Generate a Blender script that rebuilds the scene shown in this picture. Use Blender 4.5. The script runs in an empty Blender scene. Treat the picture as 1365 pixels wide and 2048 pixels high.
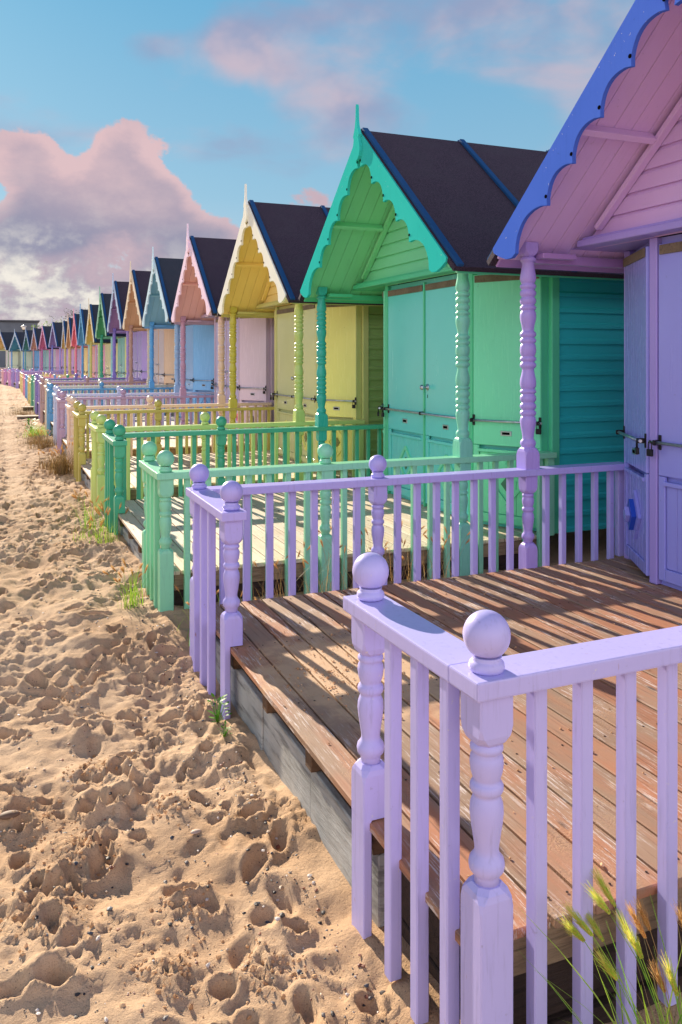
import bpy, bmesh, math, random
import numpy as np
from mathutils import Vector, Matrix
random.seed(7)
rng = np.random.default_rng(11)
C = bpy.context.scene.collection
SC = bpy.context.scene
SUN_EL, SUN_AZ = math.radians(22.0), math.radians(7.0)   # azimuth: degrees left of +Y
EYE = 1.386

# ------------------------------------------------------------------ materials
def lin(c):
    r = []
    for v in c[:3]:
        v = v / 255.0
        r.append(v / 12.92 if v <= 0.04045 else ((v + 0.055) / 1.055) ** 2.4)
    return (r[0], r[1], r[2], 1.0)

class NT:
    def __init__(s, tree): s.t = tree; s.n = tree.nodes; s.l = tree.links
    def new(s, typ, **kw):
        n = s.n.new(typ)
        for k, v in kw.items(): setattr(n, k, v)
        return n
    def set(s, sock, v):
        if isinstance(v, bpy.types.NodeSocket): s.l.new(v, sock)
        elif v is not None: sock.default_value = v
    def math(s, op, a, b=None, c=None, clamp=False):
        n = s.new('ShaderNodeMath', operation=op); n.use_clamp = clamp
        s.set(n.inputs[0], a)
        if b is not None: s.set(n.inputs[1], b)
        if c is not None: s.set(n.inputs[2], c)
        return n.outputs[0]
    def noise(s, vec, scale, detail=4, rough=0.55, dist=0.0):
        n = s.new('ShaderNodeTexNoise'); s.set(n.inputs['Vector'], vec)
        n.inputs['Scale'].default_value = scale; n.inputs['Detail'].default_value = detail
        n.inputs['Roughness'].default_value = rough; n.inputs['Distortion'].default_value = dist
        return n.outputs['Fac']
    def map(s, vec, scale=(1, 1, 1), loc=(0, 0, 0)):
        n = s.new('ShaderNodeMapping'); s.set(n.inputs['Vector'], vec)
        n.inputs['Scale'].default_value = scale; n.inputs['Location'].default_value = loc
        return n.outputs[0]
    def ramp(s, fac, stops, interp='LINEAR'):
        n = s.new('ShaderNodeValToRGB'); s.set(n.inputs[0], fac); r = n.color_ramp; r.interpolation = interp
        while len(r.elements) < len(stops): r.elements.new(0.5)
        for e, (p, c) in zip(r.elements, stops):
            e.position = p; e.color = c if len(c) == 4 else (*c, 1)
        return n.outputs[0]
    def mix(s, fac, a, b, blend='MIX'):
        n = s.new('ShaderNodeMix', data_type='RGBA', blend_type=blend)
        s.set(n.inputs[0], fac); s.set(n.inputs[6], a); s.set(n.inputs[7], b)
        return n.outputs[2]
    def step(s, v, a, b):
        n = s.new('ShaderNodeMapRange', interpolation_type='SMOOTHSTEP'); s.set(n.inputs[0], v)
        n.inputs[1].default_value = a; n.inputs[2].default_value = b
        return n.outputs[0]
    def bump(s, h, strength, dist=0.01):
        n = s.new('ShaderNodeBump'); s.set(n.inputs['Height'], h)
        n.inputs['Strength'].default_value = strength; n.inputs['Distance'].default_value = dist
        return n.outputs[0]

def new_mat(name):
    m = bpy.data.materials.new(name); m.use_nodes = True
    t = NT(m.node_tree); b = t.n['Principled BSDF']
    return m, t, b

GREY = (0.5, 0.5, 0.5, 1)
_paint = {}
def paint(c, chips=0.0, rough=0.34, grain=(1, 1, 1), gs=.22, spec=.35):
    key = (tuple(c), chips, rough, grain, gs, spec)
    if key in _paint: return _paint[key]
    m, t, b = new_mat('painted_wood')
    tc = t.new('ShaderNodeTexCoord'); geo = t.new('ShaderNodeNewGeometry')
    pos = tc.outputs['Object']
    base = lin(c)
    big = t.noise(pos, 1.7, 4, 0.6)
    col = t.mix(t.math('MULTIPLY', t.step(big, 0.3, 0.7), 0.22), base, tuple(min(1, v * 1.18 + 0.02) for v in base[:3]) + (1,))
    gr = t.noise(t.map(pos, (60, 60, 5) if grain == (1, 1, 1) else grain), 1.0, 5, 0.65)
    col = t.mix(t.math('MULTIPLY', t.step(gr, 0.52, 0.8), gs), col, tuple(v * 0.62 for v in base[:3]) + (1,))
    # grime spots
    sp = t.noise(pos, 26, 3, 0.7)
    col = t.mix(t.math('MULTIPLY', t.step(sp, 0.66, 0.78), 0.45), col, (base[0] * 0.45 + 0.02, base[1] * 0.42 + 0.015, base[2] * 0.40 + 0.01, 1))
    if chips > 0:
        ch = t.noise(pos, 42, 3, 0.75)
        pm = t.noise(pos, 5, 2, 0.5)
        f = t.math('MULTIPLY', t.step(ch, 0.675, 0.715), t.step(pm, 0.42, 0.60))
        col = t.mix(t.math('MULTIPLY', f, chips), col, (0.75, 0.72, 0.66, 1))
    # pointed pointiness wear: bare wood where the edges are worn is left to chips
    if chips > 0:   # small rust marks round the nails
        ru = t.math('MULTIPLY', t.step(t.noise(t.map(pos, (30, 30, 9)), 1.0, 3, .6), .70, .76), t.step(t.noise(pos, 2.3, 2, .5), .50, .60))
        col = t.mix(t.math('MULTIPLY', ru, .6), col, lin((150, 84, 46)))
    t.set(b.inputs['Base Color'], col)
    r = t.math('MULTIPLY_ADD', gr, 0.2, rough - 0.10)
    t.set(b.inputs['Roughness'], r)
    b.inputs['Specular IOR Level'].default_value = spec
    h = t.math('ADD', t.math('MULTIPLY', gr, 0.6), t.math('MULTIPLY', t.noise(pos, 90, 2, 0.5), 0.25))
    t.set(b.inputs['Normal'], t.bump(h, 0.35 if gs > .1 else .12, 0.002))
    _paint[key] = m
    return m

def deck_mat(brown, grey, flake, name='weathered_decking', axis=1, drift=False):
    m, t, b = new_mat(name)
    tc = t.new('ShaderNodeTexCoord'); geo = t.new('ShaderNodeNewGeometry')
    isl = geo.outputs['Random Per Island']
    off = t.new('ShaderNodeCombineXYZ'); t.set(off.inputs[0], t.math('MULTIPLY', isl, 37.0)); t.set(off.inputs[1], t.math('MULTIPLY', isl, 91.0))
    add = t.new('ShaderNodeVectorMath', operation='ADD'); t.set(add.inputs[0], tc.outputs['Object']); t.set(add.inputs[1], off.outputs[0])
    p = add.outputs[0]
    sc_ = (70, 2.2, 30) if axis == 1 else (2.2, 70, 30)
    grain = t.noise(t.map(p, sc_), 1.0, 6, 0.7, 0.3)
    patch = t.noise(t.map(p, (5, 1.1, 5) if axis == 1 else (1.1, 5, 5)), 1.0, 4, 0.6)
    col = t.mix(t.step(patch, 0.36, 0.62), lin(brown), lin(grey))
    col = t.mix(t.math('MULTIPLY', t.math('SUBTRACT', isl, 0.5), 0.5, clamp=True), col, (0.02, 0.012, 0.008, 1))
    col = t.mix(t.math('MULTIPLY', t.step(grain, 0.52, 0.68), 0.75), col, tuple(v * 0.33 for v in lin(brown)[:3]) + (1,))
    # flaking pale paint in streaks
    st = t.noise(t.map(p, (110, 7, 40) if axis == 1 else (7, 110, 40)), 1.0, 5, 0.75)
    pm = t.noise(t.map(p, (3.2, 1.5, 3) if axis == 1 else (1.5, 3.2, 3)), 1.0, 3, 0.6)
    f = t.math('MULTIPLY', t.step(st, 0.53, 0.60), t.step(pm, 0.45, 0.60))
    col = t.mix(t.math('MULTIPLY', f, flake), col, lin((205, 190, 178)))
    # blown sand dusting
    sd = t.math('MULTIPLY', t.step(t.noise(tc.outputs['Object'], 3.1, 5, 0.65), 0.50, 0.68), t.step(t.noise(tc.outputs['Object'], 160, 2, 0.6), 0.40, 0.62))
    col = t.mix(t.math('MULTIPLY', sd, 0.42), col, lin((196, 152, 108)))
    if drift:   # a drift of blown sand near the opening
        sb = t.new('ShaderNodeVectorMath', operation='DISTANCE'); t.set(sb.inputs[0], t.map(tc.outputs['Object'], (1, .8, 1))); sb.inputs[1].default_value = (-1.13, .20, .3)
        dn = t.math('ADD', sb.outputs['Value'], t.math('MULTIPLY', t.noise(tc.outputs['Object'], 7, 5, .65), .7))
        col = t.mix(t.math('MULTIPLY', t.math('SUBTRACT', 1, t.step(dn, .62, .86)), .85), col, lin((208, 170, 128)))
    # knots
    v = t.new('ShaderNodeTexVoronoi'); t.set(v.inputs['Vector'], t.map(p, (7, 2.3, 1) if axis == 1 else (2.3, 7, 1))); v.inputs['Scale'].default_value = 1
    col = t.mix(t.math('MULTIPLY', t.math('SUBTRACT', 1, t.step(v.outputs['Distance'], 0.03, 0.10)), 0.8), col, (0.03, 0.015, 0.01, 1))
    t.set(b.inputs['Base Color'], col); b.inputs['Roughness'].default_value = 0.72
    t.set(b.inputs['Normal'], t.bump(t.math('ADD', grain, t.math('MULTIPLY', sd, -0.3)), 0.6, 0.004))
    return m

def timber(c, dark=0.35, name='bare_timber', sc_=(40, 2.5, 14), rough=0.8):
    m, t, b = new_mat(name)
    tc = t.new('ShaderNodeTexCoord'); p = tc.outputs['Object']
    g = t.noise(t.map(p, sc_), 1.0, 6, 0.7, 0.4)
    big = t.noise(p, 3.3, 4, 0.6)
    base = lin(c)
    col = t.mix(t.step(big, 0.35, 0.65), base, tuple(v * 0.72 for v in base[:3]) + (1,))
    col = t.mix(t.step(g, 0.48, 0.7), col, tuple(v * dark for v in base[:3]) + (1,))
    t.set(b.inputs['Base Color'], col); b.inputs['Roughness'].default_value = rough
    t.set(b.inputs['Normal'], t.bump(g, 1.0, 0.01))
    return m

def flat_mat(name, c, rough=0.6, metal=0.0, noise_amt=0.3, nscale=20):
    m, t, b = new_mat(name)
    tc = t.new('ShaderNodeTexCoord')
    base = lin(c)
    n = t.noise(tc.outputs['Object'], nscale, 4, 0.6)
    col = t.mix(t.math('MULTIPLY', t.step(n, 0.35, 0.7), noise_amt), base, tuple(v * 0.45 for v in base[:3]) + (1,))
    t.set(b.inputs['Base Color'], col); b.inputs['Roughness'].default_value = rough; b.inputs['Metallic'].default_value = metal
    return m

def roof_mat(c1, c2):
    m, t, b = new_mat('roofing_felt')
    tc = t.new('ShaderNodeTexCoord'); p = tc.outputs['Object']
    g = t.noise(p, 130, 4, 0.85); big = t.noise(p, 2.2, 4, 0.6)
    col = t.mix(t.step(g, 0.42, 0.62), lin(c1), lin(c2))
    col = t.mix(t.math('MULTIPLY', t.step(big, 0.4, 0.7), 0.35), col, lin((62, 56, 66)))
    t.set(b.inputs['Base Color'], col); b.inputs['Roughness'].default_value = 0.9
    t.set(b.inputs['Normal'], t.bump(g, 0.5, 0.003))
    return m

def sand_mat():
    m, t, b = new_mat('dry_sand')
    tc = t.new('ShaderNodeTexCoord'); p = tc.outputs['Object']
    big = t.noise(p, 1.1, 5, 0.6); fine = t.noise(p, 240, 3, 0.7); mid = t.noise(p, 18, 4, 0.7)
    col = t.mix(t.step(big, 0.35, 0.68), lin((212, 180, 146)), lin((190, 155, 120)))
    col = t.mix(t.math('MULTIPLY', t.step(fine, 0.5, 0.72), 0.5), col, lin((140, 104, 76)))
    col = t.mix(t.math('MULTIPLY', t.step(mid, 0.60, 0.75), 0.35), col, lin((160, 116, 76)))
    v = t.new('ShaderNodeTexVoronoi'); t.set(v.inputs['Vector'], p); v.inputs['Scale'].default_value = 75
    dark = t.math('MULTIPLY', t.math('SUBTRACT', 1, t.step(v.outputs['Distance'], 0.10, 0.2)), t.step(t.noise(p, 7, 3, 0.6), 0.50, 0.62))
    col = t.mix(t.math('MULTIPLY', dark, 0.8), col, lin((70, 60, 58)))
    t.set(b.inputs['Base Color'], col); b.inputs['Roughness'].default_value = 0.95
    b.inputs['Specular IOR Level'].default_value = 0.2
    h = t.math('ADD', t.math('MULTIPLY', t.noise(p, 55, 5, 0.75), 1.0), t.math('MULTIPLY', fine, 0.35))
    t.set(b.inputs['Normal'], t.bump(h, 0.75, 0.012))
    return m

def island_mat(name, cols, rough=0.6):
    m, t, b = new_mat(name)
    geo = t.new('ShaderNodeNewGeometry')
    st = [(i / len(cols), lin(c)) for i, c in enumerate(cols)]
    col = t.ramp(geo.outputs['Random Per Island'], st, 'CONSTANT')
    t.set(b.inputs['Base Color'], col); b.inputs['Roughness'].default_value = rough
    return m

def leaf_mat(name, cols, trans=0.35):
    m, t, b = new_mat(name)
    geo = t.new('ShaderNodeNewGeometry')
    st = [(i / max(1, len(cols) - 1), lin(c)) for i, c in enumerate(cols)]
    col = t.ramp(geo.outputs['Random Per Island'], st)
    t.set(b.inputs['Base Color'], col); b.inputs['Roughness'].default_value = 0.55
    tr = t.new('ShaderNodeBsdfTranslucent'); t.set(tr.inputs[0], col)
    mx = t.new('ShaderNodeMixShader'); mx.inputs[0].default_value = trans
    t.l.new(b.outputs[0], mx.inputs[1]); t.l.new(tr.outputs[0], mx.inputs[2])
    t.l.new(mx.outputs[0], t.n['Material Output'].inputs[0])
    return m

# ------------------------------------------------------------------ mesh builder
class MB:
    def __init__(s): s.bm = bmesh.new(); s.smooth = False
    def box(s, x0, x1, y0, y1, z0, z1, bev=0.0, mat=0, M=None, seg=1):
        r = bmesh.ops.create_cube(s.bm, size=1.0)
        vs = r['verts']
        T = Matrix.Translation(((x0 + x1) / 2, (y0 + y1) / 2, (z0 + z1) / 2)) @ Matrix.Diagonal((abs(x1 - x0), abs(y1 - y0), abs(z1 - z0), 1))
        if M is not None: T = M @ T
        bmesh.ops.transform(s.bm, matrix=T, verts=vs)
        fs = list({f for v in vs for f in v.link_faces})
        for f in fs: f.material_index = mat
        if bev > 0:
            es = list({e for v in vs for e in v.link_edges})
            bmesh.ops.bevel(s.bm, geom=es + vs, offset=bev, segments=seg, profile=0.6, affect='EDGES', clamp_overlap=True, material=-1)
        return s
    def lathe(s, x, y, prof, n=24, mat=0, axis='Z', M=None):
        rings = []
        for (z, r) in prof:
            ring = []
            for k in range(n):
                a = 2 * math.pi * k / n
                co = Vector((x + r * math.cos(a), y + r * math.sin(a), z))
                if M is not None: co = M @ co
                ring.append(s.bm.verts.new(co))
            rings.append(ring)
        for i in range(len(rings) - 1):
            for k in range(n):
                f = s.bm.faces.new((rings[i][k], rings[i][(k + 1) % n], rings[i + 1][(k + 1) % n], rings[i + 1][k]))
                f.smooth = True; f.material_index = mat
        try:
            f = s.bm.faces.new(rings[0][::-1]); f.material_index = mat
            f = s.bm.faces.new(rings[-1]); f.material_index = mat
        except ValueError: pass
        return s
    def sphere(s, c, r, seg=28, rings=18, mat=0):
        rr = bmesh.ops.create_uvsphere(s.bm, u_segments=seg, v_segments=rings, radius=r)
        bmesh.ops.translate(s.bm, verts=rr['verts'], vec=Vector(c))
        for v in rr['verts']:
            for f in v.link_faces: f.smooth = True; f.material_index = mat
        return s
    def poly(s, pts, mat=0):
        f = s.bm.faces.new([s.bm.verts.new(p) for p in pts]); f.material_index = mat
        return f
    def prism(s, pts2, x0, x1, mat=0, M=None):
        """closed polygon in the (y,z) plane extruded along x"""
        a = [Vector((x0, p[0], p[1])) for p in pts2]; b = [Vector((x1, p[0], p[1])) for p in pts2]
        if M is not None: a = [M @ v for v in a]; b = [M @ v for v in b]
        va = [s.bm.verts.new(v) for v in a]; vb = [s.bm.verts.new(v) for v in b]
        n = len(va); fs = [s.bm.faces.new(va), s.bm.faces.new(vb[::-1])]
        for i in range(n): fs.append(s.bm.faces.new((va[i], vb[i], vb[(i + 1) % n], va[(i + 1) % n])))
        for f in fs: f.material_index = mat
        return s
    def tube(s, pts, r, n=8, mat=0, taper=None):
        rings = []
        for i, p in enumerate(pts):
            p = Vector(p)
            d = (Vector(pts[min(i + 1, len(pts) - 1)]) - Vector(pts[max(i - 1, 0)])).normalized()
            u = d.orthogonal().normalized() if i == 0 else (u - d * u.dot(d)).normalized()
            w = d.cross(u); rad = r if taper is None else r * (1 - (1 - taper) * i / (len(pts) - 1))
            rings.append([s.bm.verts.new(p + rad * (math.cos(2 * math.pi * k / n) * u + math.sin(2 * math.pi * k / n) * w)) for k in range(n)])
        for i in range(len(rings) - 1):
            for k in range(n):
                f = s.bm.faces.new((rings[i][k], rings[i][(k + 1) % n], rings[i + 1][(k + 1) % n], rings[i + 1][k])); f.smooth = True; f.material_index = mat
        s.bm.faces.new(rings[0][::-1]).material_index = mat; s.bm.faces.new(rings[-1]).material_index = mat
        return s
    def ribbon(s, pts, w, side, mat=0):
        """tapering blade"""
        n = len(pts); L = []; R = []
        for i, p in enumerate(pts):
            ww = w * (1 - (i / (n - 1)) ** 1.6) * 0.5 + 0.0003
            p = Vector(p); L.append(s.bm.verts.new(p - side * ww)); R.append(s.bm.verts.new(p + side * ww))
        for i in range(n - 1):
            f = s.bm.faces.new((L[i], R[i], R[i + 1], L[i + 1])); f.material_index = mat
        return s
    def mesh(s, name, off=(0, 0, 0), mirror=False):
        if mirror:
            bmesh.ops.scale(s.bm, vec=(1, -1, 1), verts=s.bm.verts)
        if any(off): bmesh.ops.translate(s.bm, verts=s.bm.verts, vec=-Vector(off))
        bmesh.ops.recalc_face_normals(s.bm, faces=s.bm.faces)
        me = bpy.data.meshes.new(name); s.bm.to_mesh(me); s.bm.free()
        return me

def link(name, me, mats, parent=None, loc=(0, 0, 0)):
    o = bpy.data.objects.new(name, me); C.objects.link(o)
    if mats:
        if not isinstance(mats, (list, tuple)): mats = [mats]
        while len(me.materials) < len(mats): me.materials.append(None)
        for i, m in enumerate(mats):
            o.material_slots[i].link = 'OBJECT'; o.material_slots[i].material = m
    o.parent = parent; o.location = loc
    return o

def thing(name, label, cat, loc=(0, 0, 0), rotz=0.0, group=None):
    o = bpy.data.objects.new(name, None); C.objects.link(o); o.empty_display_size = 0.2
    o.location = loc; o.rotation_euler = (0, 0, rotz); o['label'] = label; o['category'] = cat
    if group: o['group'] = group
    return o
def tag(o, label, cat, group=None):
    o['label'] = label; o['category'] = cat
    if group: o['group'] = group
    return o
def struct(o, kind='structure'):
    o['kind'] = kind; return o

# ------------------------------------------------------------------ hut geometry (local frame: x = into the hut, y along the row, centre 0)
SL = 0.84; AP = 3.457          # roof slope and apex height of the roof skin
XF, XC = 3.74, 4.07           # front wall, start of side wall
YS, YD = 1.44, 0.84           # half width of the body, of the flat front

RAILT, RAILH = 0.654, 0.044
def newel_profile():
    # (z, r) between the square blocks, heights above deck
    P = [(0.155, .030), (0.175, .030), (0.182, .034), (0.19, .0405), (0.203, .0425), (0.215, .040), (0.226, .031), (0.235, .0285),
         (0.245, .029), (0.27, .033), (0.30, .0375), (0.325, .040), (0.345, .0385), (0.36, .033), (0.366, .0305), (0.371, .036), (0.378, .0395), (0.388, .0395),
         (0.394, .036), (0.399, .031), (0.405, .033), (0.42, .0375), (0.44, .040), (0.455, .0385), (0.464, .033), (0.467, .035), (0.472, .039), (0.480, .039), (0.486, .034), (0.492, .031)]
    return P
def square_block(mb, x, y, z0, z1, w, arch_top=False, arch_bot=False, cutx=None):
    h = w / 2
    # chamfered transition to the turning: octagonal cap
    zt, zb = z1, z0
    def ring(z, hh, c):
        pts = [(-hh + c, -hh), (hh - c, -hh), (hh, -hh + c), (hh, hh - c), (hh - c, hh), (-hh + c, hh), (-hh, hh - c), (-hh, -hh + c)]
        return [mb.bm.verts.new((x + p[0], y + p[1], z)) for p in pts]
    seq = []
    c0 = 0.004
    if arch_bot: seq += [(zb, h * .72, h * .42), (zb + w * .12, h * .93, h * .42), (zb + w * .28, h, h * .22), (zb + w * .5, h, c0)]
    else: seq += [(zb, h, c0)]
    if arch_top: seq += [(zt - w * .5, h, c0), (zt - w * .28, h, h * .22), (zt - w * .12, h * .93, h * .42), (zt, h * .72, h * .42)]
    else: seq += [(zt, h, c0)]
    rs = [ring(*q) for q in seq]
    mb.bm.faces.new(rs[0][::-1]); mb.bm.faces.new(rs[-1])
    for i in range(len(rs) - 1):
        for k in range(8): mb.bm.faces.new((rs[i][k], rs[i][(k + 1) % 8], rs[i + 1][(k + 1) % 8], rs[i + 1][k]))

def newel(x, y, bottom, over_deck=0):
    mb = MB(); w = 0.091
    square_block(mb, x, y, 0.004 if over_deck else bottom, 0.160, w, arch_top=True)
    if over_deck:  # lower half is notched over the deck edge
        mb.box(x - w / 2 + .001, x - .016, y - w / 2 + .001, y + w / 2 - .001, bottom, 0.02, 0.003)
    square_block(mb, x, y, 0.488, RAILT - RAILH, w, arch_bot=True)
    mb.lathe(x, y, newel_profile(), 28)
    return mb
def ball(x, y):
    mb = MB()
    z = RAILT
    mb.lathe(x, y, [(z, .036), (z + .004, .041), (z + .012, .043), (z + .020, .041), (z + .025, .036), (z + .029, .033), (z + .036, .036)], 28)
    prof = []
    r0, zc = .056, z + .084
    for k in range(1, 20):
        a = -math.pi / 2 + math.pi * k / 19.0
        if math.sin(a) < -0.80: continue
        prof.append((zc + r0 * math.sin(a), max(.0015, r0 * math.cos(a))))
    mb.lathe(x, y, prof, 32)
    return mb
def porch_post(x, y):
    mb = MB()
    bot = -0.30
    square_block(mb, x, y, bot, 0.160, .092, arch_top=True)
    square_block(mb, x, y, 0.488, RAILT - RAILH, .092, arch_bot=True)
    mb.lathe(x, y, newel_profile(), 24)
    square_block(mb, x, y, RAILT, 0.80, .112, arch_top=True)
    k = 1.18 / 1790
    def Z(v): return 0.82 + (1850 - v) * k
    R = .054
    P = [(.79, .040), (Z(1895), .040), (Z(1870), .048), (Z(1850), .0525), (Z(1825), .050), (Z(1808), .040), (Z(1790), .037), (Z(1740), .041), (Z(1680), .049), (Z(1620), R), (Z(1585), .049), (Z(1575), .044)]
    def bead(v0, v1, amp=R):
        n = 6
        for i in range(n + 1):
            a = math.pi * i / n
            P.append((Z(v0 + (v1 - v0) * i / n), .042 + (amp - .042) * math.sin(a) ** 0.7))
    for v0, v1 in ((1572, 1512), (1508, 1437), (1433, 1352), (1348, 1300)): bead(v0, v1)
    P += [(Z(1294), .045), (Z(1275), .051), (Z(1240), R), (Z(1200), .052), (Z(1150), .044), (Z(1110), .0395), (Z(1095), .040)]
    for v0, v1 in ((1090, 1026), (1022, 966)): bead(v0, v1)
    P += [(Z(960), .047), (Z(930), .052), (Z(900), R), (Z(870), .052), (Z(845), .047)]
    for v0, v1 in ((840, 782), (778, 716)): bead(v0, v1)
    P += [(Z(710), .040), (Z(690), .0395), (Z(650), .044), (Z(600), .052), (Z(560), R), (Z(525), .051), (Z(510), .045)]
    for v0, v1 in ((506, 452), (448, 372), (368, 296), (292, 234)): bead(v0, v1)
    P += [(Z(228), .045), (Z(190), R), (Z(150), .052), (Z(90), .044), (Z(50), .0395), (Z(30), .041)]
    bead(20, -30); P += [(Z(-34), .042)]
    mb.lathe(x, y, P, 28)
    square_block(mb, x, y, Z(-36), 2.155, .10, arch_bot=True)
    return mb
def baluster(x, y, bottom):
    return MB().box(x - .019, x + .019, y - .019, y + .019, bottom, RAILT - RAILH, 0.0035)

POSTX = (1.035, 2.145, 3.25)
YR = 1.467
def rail_layout(i_far):
    """positions in the near-side frame (y negative); bottoms vary"""
    bal = []
    for k in range(1, 8): bal.append((POSTX[0] + k * 1.11 / 8, -YR - .006))
    for k in range(1, 8): bal.append((POSTX[1] + k * 1.105 / 8, -YR - .006))
    for k in range(1, 6): bal.append((POSTX[2] + .012 + k * .136, -YR - .006))
    fb = [(.998, -YR + .105 + (k - 1) * ((i_far or .16) - .006)) for k in (1, 2, 3)]
    return bal, fb

RAIL_OFF = (2.2, -1.467, -0.3)
def build_rail_parts(far):
    mir = far
    ye, yp = (-.70, -.768) if far else (-.773, -.838)
    off = (2.2, (1.467 if far else -1.467), -0.3)
    parts = []
    def add(name, mb, sub=None): parts.append((name, mb.mesh(name, off, mirror=mir), sub))
    mb = MB()
    # side rail split around the porch post so that nothing overlaps
    x0, x1 = 0.97, 4.062; y0, y1 = -1.529, -1.404
    mb.box(x0, x1, y0, y1, RAILT - RAILH, RAILT, 0.005, seg=2)
    add('handrail', mb)
    mb = MB(); mb.box(0.97, 1.095, -1.4035, ye, RAILT - RAILH - .001, RAILT - .0015, 0.005, seg=2)
    add('handrail', mb)
    bal, fb = rail_layout((YR + yp) / 4)
    rb = -0.29
    for (x, y) in bal:
        add('baluster', baluster(x, y, rb - .05 * random.random()))
    for (x, y) in fb:
        add('baluster', baluster(x, y, -0.335 - .02 * random.random()))
    for (x, y, od) in ((POSTX[0], -YR, 0), (POSTX[1], -YR, 0), (POSTX[0], yp, 1)):
        parts.append(('newel_post', newel(x, y, -0.37 if not od else -0.365, od).mesh('newel_post', off, mirror=mir), [('ball_finial', ball(x, y).mesh('ball_finial', off, mirror=mir))]))
    mb = MB(); mb.box(4.0, 4.062, -1.50, -1.452, 0.0, RAILT - RAILH, .003)
    add('wall_stud', mb)
    return parts, off
def build_rail_single(far):
    off = (2.2, (1.467 if far else -1.467), -0.3)
    mb = MB()
    mb.box(0.97, 4.062, -1.529, -1.404, RAILT - RAILH, RAILT, 0.005)
    mb.box(0.97, 1.095, -1.4035, -0.75, RAILT - RAILH - .001, RAILT - .0015, 0.005)
    bal, fb = rail_layout(0)
    for (x, y) in bal: mb.box(x - .019, x + .019, y - .019, y + .019, -.3, RAILT - RAILH)
    for (x, y) in fb: mb.box(x - .019, x + .019, y - .019, y + .019, -.33, RAILT - RAILH)
    for (x, y) in ((POSTX[0], -YR), (POSTX[1], -YR), (POSTX[0], -0.812)):
        square_block(mb, x, y, -.33, .16, .085, arch_top=True); square_block(mb, x, y, .488, RAILT - RAILH, .085, arch_bot=True)
        mb.lathe(x, y, newel_profile(), 12)
        mb.lathe(x, y, [(RAILT, .04), (RAILT + .02, .042), (RAILT + .03, .03), (RAILT + .045, .036), (RAILT + .065, .05), (RAILT + .091, .056), (RAILT + .117, .05), (RAILT + .137, .033), (RAILT + .147, .005)], 14)
    return mb.mesh('porch_railing', off, mirror=far), off

DECK_OFF = (2.6, 0, -0.3)
def build_deck():
    parts = []
    mb = MB(); x = 1.02; k = 0
    r = random.Random(3)
    while x < 4.02:
        w = 0.116
        y0 = -1.437 + r.uniform(-.006, .004); y1 = 1.437
        mb.box(x, x + w, y0, y1, -0.028 + r.uniform(-.002, .0), r.uniform(-.003, .0), 0.003)
        x += w + 0.009; k += 1
    parts.append(('deck_boards', mb.mesh('deck_boards', DECK_OFF), 'deck'))
    mb = MB()   # screw heads in rows over the joists
    for jy in (-1.38, -.7, 0.0, .7, 1.38):
        for j in range(k):
            for dx in (.028, .09):
                mb.lathe(1.02 + j * .125 + dx + r.uniform(-.004, .004), jy + r.uniform(-.008, .008), [(.0, .0042), (.0012, .004)], 6)
    parts.append(('screw_heads', mb.mesh('screw_heads', DECK_OFF), 'screw'))
    mb = MB()   # joist ends under the nosing
    for jy in (-1.36, -.82, -.28, .26, .80, 1.30):
        mb.box(1.045, 4.0, jy - .032, jy + .032, -.125, -.03, .003)
    parts.append(('joists', mb.mesh('joists', DECK_OFF), 'joist'))
    mb = MB()   # weathered skirt of grey boards towards the beach
    mb.box(1.112, 1.14, -1.40, -.86, -.50, -.30, .004, mat=1); mb.box(1.112, 1.14, -1.40, -.86, -.292, -.132, .004, mat=1)
    ys = [-.856, -.25, .35, .90, 1.40]
    for a, b in zip(ys[:-1], ys[1:]):
        mb.box(1.062 + r.uniform(-.004, .006), 1.092, a + .004, b - .004, -.52, -.128, .004)
    parts.append(('skirt_boards', mb.mesh('skirt_boards', DECK_OFF), 'skirt'))
    for s in (-1, 1):
        mb = MB()
        yy = s * 1.418
        mb.box(1.10, 4.02, min(yy, yy - s * .05), max(yy, yy - s * .05), -.135, -.032, .004)
        parts.append(('side_beam', mb.mesh('side_beam', DECK_OFF), 'beam'))
        mb = MB(); yy = s * 1.405
        mb.box(1.10, 4.02, min(yy, yy - s * .04), max(yy, yy - s * .04), -.275, -.140, .004)
        mb.box(1.10, 4.02, min(yy, yy - s * .035), max(yy, yy - s * .035), -.50, -.30, .004)
        parts.append(('lower_beam', mb.mesh('lower_beam', DECK_OFF), 'darkbeam'))
    return parts

def facing(P0, P1, out):
    """matrix: local x = along P0->P1, local y = outward, z up"""
    P0 = Vector((*P0, 0)); P1 = Vector((*P1, 0)); a = (P1 - P0).normalized()
    n = Vector((out[0], out[1], 0)); n = (n - a * n.dot(a)).normalized()
    M = Matrix(((a.x, n.x, 0, P0.x), (a.y, n.y, 0, P0.y), (0, 0, 1, 0), (0, 0, 0, 1)))
    return M, (P1 - P0).length

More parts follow.
